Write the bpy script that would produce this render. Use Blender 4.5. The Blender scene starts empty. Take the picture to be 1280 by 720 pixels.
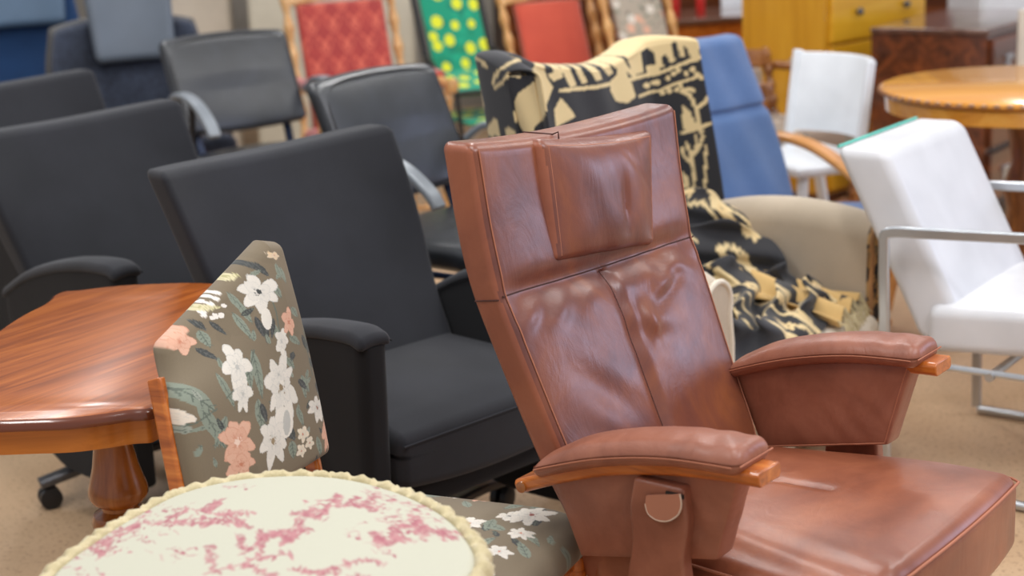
import bpy, math, random
import numpy as np
from mathutils import Vector, Matrix
rnd = random.Random(7)
PI = math.pi
COL = bpy.context.scene.collection

# ------------------------------------------------------------------ helpers
def C(r, g, b):
    return tuple(((v / 255) / 12.92 if v / 255 <= .04045 else ((v / 255 + .055) / 1.055) ** 2.4) for v in (r, g, b))

class MB:
    def __init__(s): s.v = []; s.f = []
    def add(s, vs, fs):
        n = len(s.v); s.v += [tuple(p) for p in vs]; s.f += [tuple(i + n for i in f) for f in fs]; return s
    def box(s, x, y, z, sx, sy, sz, rz=0, f=None):
        vs = []
        for dz in (-.5, .5):
            for dx, dy in ((-.5, -.5), (.5, -.5), (.5, .5), (-.5, .5)):
                px, py = dx * sx, dy * sy
                vs.append((x + px * math.cos(rz) - py * math.sin(rz), y + px * math.sin(rz) + py * math.cos(rz), z + dz * sz))
        if f: vs = [f(*p) for p in vs]
        return s.add(vs, [(3, 2, 1, 0), (4, 5, 6, 7), (0, 1, 5, 4), (1, 2, 6, 5), (2, 3, 7, 6), (3, 0, 4, 7)])
    def loft(s, rings, cap=True, closed=True):
        n = len(rings[0]); vs = [p for r in rings for p in r]; fs = []
        for i in range(len(rings) - 1):
            for j in range(n if closed else n - 1):
                a, b = i * n + j, i * n + (j + 1) % n
                fs.append((a, b, b + n, a + n))
        if cap and closed:
            fs.append(tuple(range(n - 1, -1, -1))); fs.append(tuple((len(rings) - 1) * n + j for j in range(n)))
        return s.add(vs, fs)
    def lathe(s, prof, x=0, y=0, z=0, n=28, M=None):
        rings = [[(x + r * math.cos(2 * PI * j / n), y + r * math.sin(2 * PI * j / n), z + h) for j in range(n)] for r, h in prof]
        if M is not None: rings = [[tuple(M @ Vector(p)) for p in r] for r in rings]
        return s.loft(rings)
    def tube(s, pts, r, n=10, flat=None, up=None, closed=False):
        """sweep a round (or flat=(w,h)) section along pts"""
        P = [Vector(p) for p in pts]; rings = []; m = len(P); prev = Vector(up) if up else None
        for i in range(m):
            a = P[(i - 1) % m] if closed or i > 0 else P[i]; b = P[(i + 1) % m] if closed or i < m - 1 else P[i]
            t = (b - a).normalized()
            if prev is None: prev = Vector((0, 0, 1)) if abs(t.z) < .9 else Vector((1, 0, 0))
            u = (prev - t * prev.dot(t)).normalized(); w = t.cross(u)
            if not up: prev = u
            ri = r[i] if isinstance(r, (list, tuple)) else r
            if flat:
                hw, hh = flat[0] / 2, flat[1] / 2; c = min(hw, hh) * .45
                sec = [(hw, -hh + c), (hw, hh - c), (hw - c, hh), (-hw + c, hh), (-hw, hh - c), (-hw, -hh + c), (-hw + c, -hh), (hw - c, -hh)]
                rings.append([tuple(P[i] + w * p + u * q) for p, q in sec])
            else:
                rings.append([tuple(P[i] + u * (ri * math.cos(2 * PI * j / n)) + w * (ri * math.sin(2 * PI * j / n))) for j in range(n)])
        if closed: rings.append(rings[0]); return s.loft(rings, cap=False)
        return s.loft(rings)
    def prism(s, poly, f0, f1):
        """poly: 2D outline; f0/f1 map (p,q)->3D for the two faces"""
        n = len(poly); vs = [f0(*p) for p in poly] + [f1(*p) for p in poly]
        fs = [tuple(range(n - 1, -1, -1)), tuple(range(n, 2 * n))] + [(i, (i + 1) % n, (i + 1) % n + n, i + n) for i in range(n)]
        return s.add(vs, fs)
    def rbox(s, sx, sy, sz, r, seg=(8, 4, 8), k=3, f=None, c=(0, 0, 0)):
        h = (sx / 2, sy / 2, sz / 2); R = min(r, *h) * .999; cs = []
        for a in range(3):
            inn = h[a] - R; m = seg[a]
            L = [inn + R * math.tan(PI / 4 * i / k) for i in range(1, k + 1)]
            cs.append([-v for v in reversed(L)] + [-inn + 2 * inn * i / m for i in range(m + 1)] + L)
        idx = {}; vs = []; fs = []
        N = [len(q) - 1 for q in cs]
        def V(i, j, l):
            key = (i, j, l)
            if key in idx: return idx[key]
            P = (cs[0][i], cs[1][j], cs[2][l]); q = [max(-(h[a] - R), min(h[a] - R, P[a])) for a in range(3)]
            d = [P[a] - q[a] for a in range(3)]; L = math.sqrt(sum(x * x for x in d)) or 1
            p = [q[a] + d[a] / L * R + c[a] for a in range(3)]
            if f: p = f(*p)
            idx[key] = len(vs); vs.append(tuple(p)); return idx[key]
        for a in range(3):
            b, d = (a + 1) % 3, (a + 2) % 3
            for side in (0, N[a]):
                for i in range(N[b]):
                    for j in range(N[d]):
                        q = []
                        for di, dj in ((0, 0), (1, 0), (1, 1), (0, 1)):
                            key = [0, 0, 0]; key[a] = side; key[b] = i + di; key[d] = j + dj; q.append(V(*key))
                        fs.append(tuple(q) if side else tuple(reversed(q)))
        return s.add(vs, fs)

def obj(name, mb, mat, parent=None, smooth=True, bevel=0, sub=0, angle=40, label=None):
    me = bpy.data.meshes.new(name); me.from_pydata(mb.v, [], mb.f); me.validate()
    o = bpy.data.objects.new(name, me); COL.objects.link(o)
    if mat: me.materials.append(mat)
    if smooth:
        me.polygons.foreach_set('use_smooth', [True] * len(me.polygons))
        try: me.set_sharp_from_angle(angle=math.radians(angle))
        except Exception: pass
    if bevel:
        m = o.modifiers.new('b', 'BEVEL'); m.width = bevel; m.segments = 2; m.limit_method = 'ANGLE'; m.angle_limit = math.radians(35)
        m.harden_normals = False
    if sub:
        m = o.modifiers.new('s', 'SUBSURF'); m.levels = sub; m.render_levels = sub
    if parent: o.parent = parent
    if label: o['label'] = label
    return o

def thing(name, label, cat, x=0, y=0, phi=0, group=None, z=0):
    o = bpy.data.objects.new(name, None); COL.objects.link(o)
    o.location = (x, y, z); o.rotation_euler = (0, 0, math.radians(phi)); o['label'] = label; o['category'] = cat
    o.empty_display_size = .1
    if group: o['group'] = group
    return o
def tag(o, label, cat, group=None):
    o['label'] = label; o['category'] = cat
    if group: o['group'] = group
    return o
def struct(o): o['kind'] = 'structure'; return o
def dup(root, x, y, phi, label, group=None):
    def rec(o, par):
        c = o.copy(); COL.objects.link(c)
        if par is not None: c.parent = par
        for ch in list(o.children): rec(ch, c)
        return c
    r = rec(root, None); r.location = (x, y, 0); r.rotation_euler = (0, 0, math.radians(phi)); r['label'] = label
    if group: r['group'] = group
    return r

def lerp(a, b, t): return a + (b - a) * t
def interp(x, xs, ys):
    if x <= xs[0]: return ys[0]
    for i in range(len(xs) - 1):
        if x <= xs[i + 1]:
            t = (x - xs[i]) / (xs[i + 1] - xs[i])
            y0, y1 = ys[i], ys[i + 1]
            m0 = (ys[i + 1] - ys[i - 1]) / (xs[i + 1] - xs[i - 1]) if i > 0 else (y1 - y0) / (xs[i + 1] - xs[i])
            m1 = (ys[i + 2] - ys[i]) / (xs[i + 2] - xs[i]) if i + 2 < len(xs) else (y1 - y0) / (xs[i + 1] - xs[i])
            d = xs[i + 1] - xs[i]
            return (2 * t**3 - 3 * t**2 + 1) * y0 + (t**3 - 2 * t**2 + t) * d * m0 + (-2 * t**3 + 3 * t**2) * y1 + (t**3 - t**2) * d * m1
    return ys[-1]
def spline(pts, n=8):
    """Catmull-Rom through 3D points"""
    P = [Vector(p) for p in pts]; out = []
    for i in range(len(P) - 1):
        p0 = P[i - 1] if i else P[0]; p1, p2 = P[i], P[i + 1]; p3 = P[i + 2] if i + 2 < len(P) else P[-1]
        for k in range(n):
            t = k / n
            out.append(.5 * (2 * p1 + (p2 - p0) * t + (2 * p0 - 5 * p1 + 4 * p2 - p3) * t * t + (3 * p1 - p0 - 3 * p2 + p3) * t**3))
    out.append(P[-1]); return [tuple(p) for p in out]
def gauss(x, s): return math.exp(-(x / s) ** 2)
def sstep(a, b, x):
    t = max(0, min(1, (x - a) / (b - a))); return t * t * (3 - 2 * t)

# ------------------------------------------------------------------ materials
def mat(name): 
    m = bpy.data.materials.new(name); m.use_nodes = True
    nt = m.node_tree; return m, nt, nt.nodes['Principled BSDF']
def nd(nt, t, **k):
    n = nt.nodes.new(t)
    for a, b in k.items():
        if a.startswith('i_'): n.inputs[a[2:].replace('_', ' ')].default_value = b
        else: setattr(n, a, b)
    return n
def ramp(nt, stops):
    r = nt.nodes.new('ShaderNodeValToRGB'); e = r.color_ramp.elements
    while len(e) < len(stops): e.new(.5)
    for q, (p, c) in zip(e, stops): q.position = p; q.color = (*c, 1)
    return r
def coords(nt, scale=(1, 1, 1), rot=(0, 0, 0), kind='Object'):
    tc = nt.nodes.new('ShaderNodeTexCoord'); mp = nt.nodes.new('ShaderNodeMapping')
    mp.inputs['Scale'].default_value = scale; mp.inputs['Rotation'].default_value = rot
    nt.links.new(tc.outputs[kind], mp.inputs['Vector']); return mp.outputs[0]
def bump(nt, bs, h, strength, dist=.001, prev=None):
    b = nt.nodes.new('ShaderNodeBump'); b.inputs['Strength'].default_value = strength; b.inputs['Distance'].default_value = dist
    nt.links.new(h, b.inputs['Height'])
    if prev: nt.links.new(prev, b.inputs['Normal'])
    nt.links.new(b.outputs[0], bs.inputs['Normal']); return b.outputs[0]
def noise(nt, vec, scale, detail=3, rough=.5, dist=0):
    n = nd(nt, 'ShaderNodeTexNoise'); n.inputs['Scale'].default_value = scale; n.inputs['Detail'].default_value = detail
    n.inputs['Roughness'].default_value = rough; n.inputs['Distortion'].default_value = dist
    nt.links.new(vec, n.inputs['Vector']); return n.outputs['Fac']
def plain(name, col, rough=.5, metal=0, coat=0, bumpy=0, bs_scale=60, var=.0):
    m, nt, b = mat(name); b.inputs['Roughness'].default_value = rough; b.inputs['Metallic'].default_value = metal
    b.inputs['Coat Weight'].default_value = coat
    v = coords(nt); nf = noise(nt, v, bs_scale * .15 if not bumpy else 8, 2)
    d = max(var, .06)
    r = ramp(nt, [(.3, tuple(c * (1 - d) for c in col)), (.7, tuple(min(1, c * (1 + d)) for c in col))])
    nt.links.new(nf, r.inputs[0]); nt.links.new(r.outputs[0], b.inputs['Base Color'])
    if bumpy: bump(nt, b, noise(nt, v, bs_scale, 4), bumpy)
    return m
def fabric(name, col, col2=None, scale=900, rough=.95, var=.12, sheen=.3, bmp=.35):
    m, nt, b = mat(name); b.inputs['Roughness'].default_value = rough
    b.inputs['Sheen Weight'].default_value = sheen; b.inputs['Sheen Roughness'].default_value = .5
    v = coords(nt); big = noise(nt, v, 5, 4, .6); fine = noise(nt, v, scale, 2, .7)
    mx = nd(nt, 'ShaderNodeMath', operation='MULTIPLY_ADD'); nt.links.new(fine, mx.inputs[0]); mx.inputs[1].default_value = .45; 
    s = nd(nt, 'ShaderNodeMath', operation='MULTIPLY'); nt.links.new(big, s.inputs[0]); s.inputs[1].default_value = .55; nt.links.new(s.outputs[0], mx.inputs[2])
    c2 = col2 or tuple(min(1, c * (1 + var * 2)) for c in col)
    r = ramp(nt, [(.3, tuple(c * (1 - var) for c in col)), (.7, c2)])
    nt.links.new(mx.outputs[0], r.inputs[0]); nt.links.new(r.outputs[0], b.inputs['Base Color'])
    bump(nt, b, fine, bmp, .0008); return m
def leather(name, dark, mid, light, rough=.38, wr=.5, scale=1.0, spec=.5, coat=.15):
    m, nt, b = mat(name); v = coords(nt)
    b.inputs['Specular IOR Level'].default_value = spec
    big = noise(nt, v, 5.5 * scale, 5, .62, .8)
    r = ramp(nt, [(.3, dark), (.5, mid), (.72, light)]); nt.links.new(big, r.inputs[0]); nt.links.new(r.outputs[0], b.inputs['Base Color'])
    rr = nd(nt, 'ShaderNodeMapRange'); nt.links.new(noise(nt, v, 14 * scale, 4), rr.inputs[0]); rr.inputs[3].default_value = rough - .1; rr.inputs[4].default_value = rough + .14
    nt.links.new(rr.outputs[0], b.inputs['Roughness'])
    b.inputs['Coat Weight'].default_value = coat; b.inputs['Coat Roughness'].default_value = .35
    w1 = noise(nt, coords(nt, (14, 14, 5)), 1.0 * scale, 4, .6, 1.2)
    p = bump(nt, b, w1, wr, .012)
    vo = nd(nt, 'ShaderNodeTexVoronoi', feature='DISTANCE_TO_EDGE'); vo.inputs['Scale'].default_value = 420; nt.links.new(v, vo.inputs['Vector'])
    bump(nt, b, vo.outputs['Distance'], .25, .0006, p); return m
def wood(name, dark, mid, light, rough=.3, coat=.3, axis='Y', scale=1.0, rot=0, bmp=.05):
    m, nt, b = mat(name)
    sc = {'X': (1.6, 22, 22), 'Y': (22, 1.6, 22), 'Z': (22, 22, 1.6)}[axis]
    v = coords(nt, tuple(q * scale for q in sc), (0, 0, 0))
    if rot:
        tc = [n for n in nt.nodes if n.type == 'TEX_COORD'][0]; pre = nd(nt, 'ShaderNodeMapping'); pre.inputs['Rotation'].default_value = (0, 0, rot)
        mp = [n for n in nt.nodes if n.type == 'MAPPING'][0]
        nt.links.new(tc.outputs['Object'], pre.inputs[0]); nt.links.new(pre.outputs[0], mp.inputs[0])
    g = noise(nt, v, 1.3, 8, .62, 1.1)
    r = ramp(nt, [(.28, dark), (.5, mid), (.72, light)]); nt.links.new(g, r.inputs[0]); nt.links.new(r.outputs[0], b.inputs['Base Color'])
    b.inputs['Roughness'].default_value = rough; b.inputs['Coat Weight'].default_value = coat; b.inputs['Coat Roughness'].default_value = .12
    bump(nt, b, g, bmp, .001); return m
def painted(name, rough=.85, weave=700, sheen=.15, bmp=.3):
    m, nt, b = mat(name); a = nd(nt, 'ShaderNodeVertexColor'); a.layer_name = 'Col'
    v = coords(nt); fine = noise(nt, v, weave, 2, .7)
    mr = nd(nt, 'ShaderNodeMapRange'); nt.links.new(fine, mr.inputs[0]); mr.inputs[3].default_value = .86; mr.inputs[4].default_value = 1.12
    mx = nd(nt, 'ShaderNodeVectorMath', operation='SCALE'); nt.links.new(a.outputs[0], mx.inputs[0]); nt.links.new(mr.outputs[0], mx.inputs['Scale'])
    nt.links.new(mx.outputs[0], b.inputs['Base Color']); b.inputs['Roughness'].default_value = rough
    b.inputs['Sheen Weight'].default_value = sheen; bump(nt, b, fine, bmp, .0006); return m

# pattern canvas: shapes are rasterised with numpy, then looked up per vertex into a colour attribute
class Canvas:
    def __init__(s, x0, y0, x1, y1, res, bg):
        s.x0, s.y0, s.res = x0, y0, res; s.w = int((x1 - x0) * res); s.h = int((y1 - y0) * res)
        s.a = np.zeros((s.h, s.w, 3), np.float32); s.a[:] = bg
    def _blend(s, X0, X1, Y0, Y1, mask, col, al):
        sub = s.a[Y0:Y1, X0:X1]; m = (mask * al)[..., None]; sub[:] = sub * (1 - m) + np.array(col, np.float32) * m
    def poly(s, pts, col, al=1):
        P = [((x - s.x0) * s.res, (y - s.y0) * s.res) for x, y in pts]
        X0 = max(0, int(min(p[0] for p in P)) - 1); X1 = min(s.w, int(max(p[0] for p in P)) + 2)
        Y0 = max(0, int(min(p[1] for p in P)) - 1); Y1 = min(s.h, int(max(p[1] for p in P)) + 2)
        if X1 <= X0 or Y1 <= Y0: return
        yy, xx = np.mgrid[Y0:Y1, X0:X1]; xx = xx + .5; yy = yy + .5; ins = np.zeros(xx.shape, bool)
        for i in range(len(P)):
            (xa, ya), (xb, yb) = P[i], P[i - 1]
            if ya == yb: continue
            c = ((ya > yy) != (yb > yy)) & (xx < (xb - xa) * (yy - ya) / (yb - ya) + xa); ins ^= c
        s._blend(X0, X1, Y0, Y1, ins.astype(np.float32), col, al)
    def ell(s, cx, cy, rx, ry, col, rot=0, al=1, n=20):
        c, q = math.cos(rot), math.sin(rot)
        s.poly([(cx + rx * math.cos(t) * c - ry * math.sin(t) * q, cy + rx * math.cos(t) * q + ry * math.sin(t) * c) for t in [2 * PI * i / n for i in range(n)]], col, al)
    def stroke(s, pts, w, col, al=1):
        for i in range(len(pts) - 1):
            (xa, ya), (xb, yb) = pts[i], pts[i + 1]; d = math.hypot(xb - xa, yb - ya) or 1
            wa = w[i] if isinstance(w, (list, tuple)) else w; wb = w[i + 1] if isinstance(w, (list, tuple)) else w
            nx, ny = -(yb - ya) / d / 2, (xb - xa) / d / 2
            s.poly([(xa + nx * wa, ya + ny * wa), (xb + nx * wb, yb + ny * wb), (xb - nx * wb, yb - ny * wb), (xa - nx * wa, ya - ny * wa)], col, al)
            s.ell(xb, yb, wb / 2, wb / 2, col, 0, al, 8)
    def flower(s, cx, cy, rx, ry, col, shade, centre, n=7, rot=0, r=rnd):
        mixc = lambda k: tuple(a * (1 - k) + b * k for a, b in zip(col, shade))
        for ring, (sc, m) in enumerate(((1, n), (.66, max(3, n - 2)))):
            for i in range(m):
                t = rot + .5 * ring + 2 * PI * i / m + r.uniform(-.22, .22); k = r.uniform(.9, 1.15) * sc
                d = .56 * k; px, py = cx + math.cos(t) * rx * d, cy + math.sin(t) * ry * d; w = 4.6 / m
                P = []
                for q in range(14):
                    a = 2 * PI * q / 14; ra = 1 + .10 * math.sin(3 * a + i) + r.uniform(-.06, .06)
                    lx, ly = .5 * k * math.cos(a) * ra, .40 * k * w * math.sin(a) * ra
                    P.append((px + (lx * math.cos(t) - ly * math.sin(t)) * rx, py + (lx * math.sin(t) + ly * math.cos(t)) * ry))
                s.poly(P, mixc(r.uniform(.35, .6))); s.poly([(px + (x - px) * .88, py + (y - py) * .88) for x, y in P], mixc(r.uniform(0, .16) + .10 * ring))
                for g in (-.16, .02, .18):
                    a = t + g; s.stroke([(cx + math.cos(a) * rx * .16, cy + math.sin(a) * ry * .16), (cx + math.cos(a) * rx * .62 * k, cy + math.sin(a) * ry * .62 * k)], [rx * .07, rx * .015], mixc(.85), .55)
        s.ell(cx, cy, rx * .13, ry * .13, centre)
        for i in range(7): s.ell(cx + r.uniform(-.22, .22) * rx, cy + r.uniform(-.22, .22) * ry, rx * .035, ry * .035, centre, 0, .8)
    def leaf(s, x0, y0, x1, y1, w, col, vein=None):
        d = math.hypot(x1 - x0, y1 - y0); nx, ny = -(y1 - y0) / d, (x1 - x0) / d; L, Rr = [], []
        for i in range(11):
            t = i / 10; k = w / 2 * math.sin(PI * t ** .8) ** .9; x, y = lerp(x0, x1, t), lerp(y0, y1, t)
            L.append((x + nx * k, y + ny * k)); Rr.append((x - nx * k, y - ny * k))
        s.poly(L + Rr[::-1], col)
        if vein:
            s.stroke([(x0, y0), (x1, y1)], w * .09, vein)
            for i in range(2, 9, 2):
                t = i / 10; x, y = lerp(x0, x1, t), lerp(y0, y1, t)
                for sg in (-1, 1): s.stroke([(x, y), (x + (x1 - x0) * .12 + nx * w * .3 * sg, y + (y1 - y0) * .12 + ny * w * .3 * sg)], w * .06, vein)
    def at(s, x, y):
        i = min(s.h - 1, max(0, int((y - s.y0) * s.res))); j = min(s.w - 1, max(0, int((x - s.x0) * s.res))); return s.a[i, j]
def paint(o, cv, fn):
    """fn(x,y,z)->(pattern x, pattern y) or a colour triple of numpy"""
    me = o.data; at = me.color_attributes.new('Col', 'FLOAT_COLOR', 'POINT'); buf = np.ones((len(me.vertices), 4), np.float32)
    for i, v in enumerate(me.vertices):
        q = fn(*v.co); buf[i, :3] = q if len(q) == 3 else cv.at(*q)
    at.data.foreach_set('color', buf.ravel())

M = {}
M['brown'] = leather('brown_leather_shaded', C(92, 54, 50), C(122, 70, 54), C(148, 86, 52), .31, .14)  # shaded purple-brown of the front faces is put into this leather colour
M['brown_lit_side'] = leather('brown_leather_lit_side', C(134, 74, 52), C(150, 86, 60), C(164, 97, 68), .42, .12)  # same leather painted lighter, light on the side band is in the colour
M['brown_lit_arm'] = leather('brown_leather_lit_arm', C(132, 78, 58), C(150, 92, 70), C(164, 104, 80), .4, .14, 1.6)  # same leather, lightened in colour so the arms look well lit
M['brown_lit_seat'] = leather('brown_leather_lit_seat', C(120, 66, 46), C(146, 84, 58), C(168, 102, 70), .34, .12, .8)  # brighter copy of the leather, light on the seat put into its colour
M['stitch'] = plain('stitch_thread', C(172, 108, 80), .7)
M['tab'] = plain('suede_underside', C(176, 118, 92), .8)
M['seam'] = plain('dark_seam', C(72, 36, 26), .7)
M['pale_edge'] = plain('raw_leather_edge', C(214, 190, 170), .7)
M['orange_wood'] = wood('oiled_orange_wood', C(130, 62, 16), C(186, 100, 34), C(214, 132, 56), .28, .35, 'Y', 1.6)
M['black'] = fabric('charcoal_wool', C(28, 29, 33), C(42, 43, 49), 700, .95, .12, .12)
M['black_shaded_side'] = fabric('charcoal_wool_shaded_side', C(14, 14, 16), C(23, 23, 26), 700, .95, .12, .06)  # darker copy of the wool, shade on the chair sides painted in
M['black_plastic'] = plain('black_plastic', C(26, 26, 28), .4)
M['grey_metal'] = plain('cast_grey_metal', C(96, 96, 98), .38, .7)
M['steel'] = plain('brushed_steel', C(196, 200, 204), .28, .85)
M['black_leather'] = leather('black_leather', C(20, 22, 26), C(28, 31, 36), C(40, 44, 52), .34, .03, .9, .7, .3)
M['black_welt'] = plain('black_welt', C(22, 20, 20), .45)
M['navy_metal'] = plain('dark_blue_steel', C(26, 38, 62), .35, .5)
M['arm_grey'] = plain('grey_plastic_armrest', C(136, 142, 148), .35, .2)
M['red_wood'] = wood('cherry_table_top', C(112, 50, 12), C(160, 82, 24), C(196, 112, 44), .3, .2, 'Y', 1.1, math.radians(32))
M['red_edge'] = plain('table_edge_dark', C(108, 52, 26), .25, 0, .5)
M['apron_wood'] = wood('golden_apron', C(170, 92, 22), C(200, 116, 36), C(216, 134, 50), .3, .4, 'X', .8)
M['leg_wood'] = wood('turned_leg_wood', C(118, 62, 16), C(158, 90, 30), C(182, 112, 44), .26, .5, 'Z', .9)
M['painted'] = painted('printed_fabric')
M['printed_satin'] = painted('printed_satin', .7, 900, .05, .15)
M['beige'] = fabric('beige_upholstery', C(178, 162, 140), C(196, 181, 160), 500, .95, .08, .2)
M['cream_cloth'] = fabric('cream_cloth', C(214, 202, 182), C(228, 218, 200), 500, .95, .05, .2)
M['white_vinyl'] = plain('white_vinyl', C(214, 214, 216), .42, 0, .1, .06, 90)
M['teal'] = plain('teal_edge', C(92, 190, 172), .5)
M['blue'] = fabric('blue_cotton', C(72, 100, 146), C(92, 122, 168), 300, .95, .1, .25)
M['bent_wood'] = wood('bent_birch', C(176, 112, 48), C(206, 140, 68), C(224, 164, 92), .3, .35, 'Y', .8)
M['yellow_wood'] = wood('yellow_birch', C(178, 122, 18), C(198, 142, 30), C(212, 158, 44), .3, .35, 'Z', .5)
M['yellow_front'] = wood('yellow_birch_front', C(208, 148, 24), C(222, 166, 38), C(232, 180, 56), .3, .35, 'X', .5)
M['dark_wood'] = wood('dark_walnut', C(48, 22, 10), C(96, 48, 22), C(138, 74, 34), .25, .5, 'X', .5)
M['dark_top'] = wood('dark_walnut_top', C(74, 48, 38), C(96, 64, 50), C(120, 84, 66), .16, .7, 'X', .6)
M['table_gold'] = wood('golden_table_top', C(198, 124, 40), C(222, 152, 58), C(236, 176, 86), .2, .5, 'X', .6)
M['white_paint'] = plain('white_paint', C(220, 224, 228), .35)
M['turned_oak'] = wood('turned_oak', C(150, 96, 42), C(196, 142, 78), C(224, 178, 112), .35, .3, 'Z', 1)
M['turned_dark'] = wood('turned_dark_oak', C(84, 46, 18), C(140, 86, 40), C(178, 122, 66), .3, .4, 'Z', 1)
M['mesh'] = fabric('dark_blue_weave', C(14, 18, 28), C(66, 74, 92), 70, .95, .3, .2, .8)
M['grey_vinyl'] = plain('grey_vinyl', C(96, 106, 118), .45)
M['slate_vinyl'] = plain('slate_vinyl', C(74, 98, 122), .5)
M['navy'] = fabric('navy_fabric', C(10, 44, 82), C(16, 58, 102), 300, .95, .15, .2)
M['nails'] = plain('brass_nails', C(196, 170, 130), .3, .8)
M['red_plain'] = fabric('plain_red_velvet', C(186, 62, 40), C(208, 84, 56), 500, .8, .08, .5)
M['fringe'] = fabric('cream_fringe', C(186, 168, 122), C(214, 200, 160), 300, .9, .12, .2)
M['cream_wall'] = plain('cream_board', C(206, 196, 180), .6)
M['cardboard'] = plain('brown_shelf', C(70, 52, 42), .7)

M['damask'] = painted('red_damask_velvet', .6, 500, .5)

# ------------------------------------------------------------------ camera
H, F, TH, RO = 1.4, 2000, math.radians(14.5), math.radians(2.7)
cam = bpy.data.cameras.new('camera'); co = bpy.data.objects.new('camera', cam); COL.objects.link(co)
cam.lens = F / 1280 * 36; cam.sensor_width = 36; cam.clip_start = .05
right = Vector((1, 0, 0)); up = Vector((0, math.sin(TH), math.cos(TH))); fw = Vector((0, math.cos(TH), -math.sin(TH)))
A = right * math.cos(RO) - up * math.sin(RO); B = right * math.sin(RO) + up * math.cos(RO)
co.matrix_world = Matrix(((A.x, B.x, -fw.x, 0), (A.y, B.y, -fw.y, 0), (A.z, B.z, -fw.z, H), (0, 0, 0, 1)))
cam.dof.use_dof = True; cam.dof.focus_distance = 2.5; cam.dof.aperture_fstop = 3.4
bpy.context.scene.camera = co

# ------------------------------------------------------------------ room
def floor_mat():
    m, nt, b = mat('speckled_floor'); v = coords(nt)
    big = noise(nt, v, 1.6, 5, .6); fine = noise(nt, v, 90, 4, .7)
    r = ramp(nt, [(.3, C(186, 152, 116)), (.7, C(206, 175, 140))]); nt.links.new(big, r.inputs[0])
    r2 = ramp(nt, [(.36, C(120, 88, 60)), (.46, (1, 1, 1))]); nt.links.new(fine, r2.inputs[0])
    mx = nd(nt, 'ShaderNodeMix', data_type='RGBA', blend_type='MULTIPLY'); mx.inputs[0].default_value = .45
    nt.links.new(r.outputs[0], mx.inputs[6]); nt.links.new(r2.outputs[0], mx.inputs[7])
    nt.links.new(mx.outputs[2], b.inputs['Base Color']); b.inputs['Roughness'].default_value = .55
    bump(nt, b, fine, .1, .001); return m
struct(obj('floor', MB().box(0, 5, -.05, 13, 14, .1), floor_mat(), smooth=False))
struct(obj('wall_back', MB().box(0, 10.05, 1.6, 13, .1, 3.4), plain('back_wall', C(176, 170, 160), .8), smooth=False))

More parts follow.
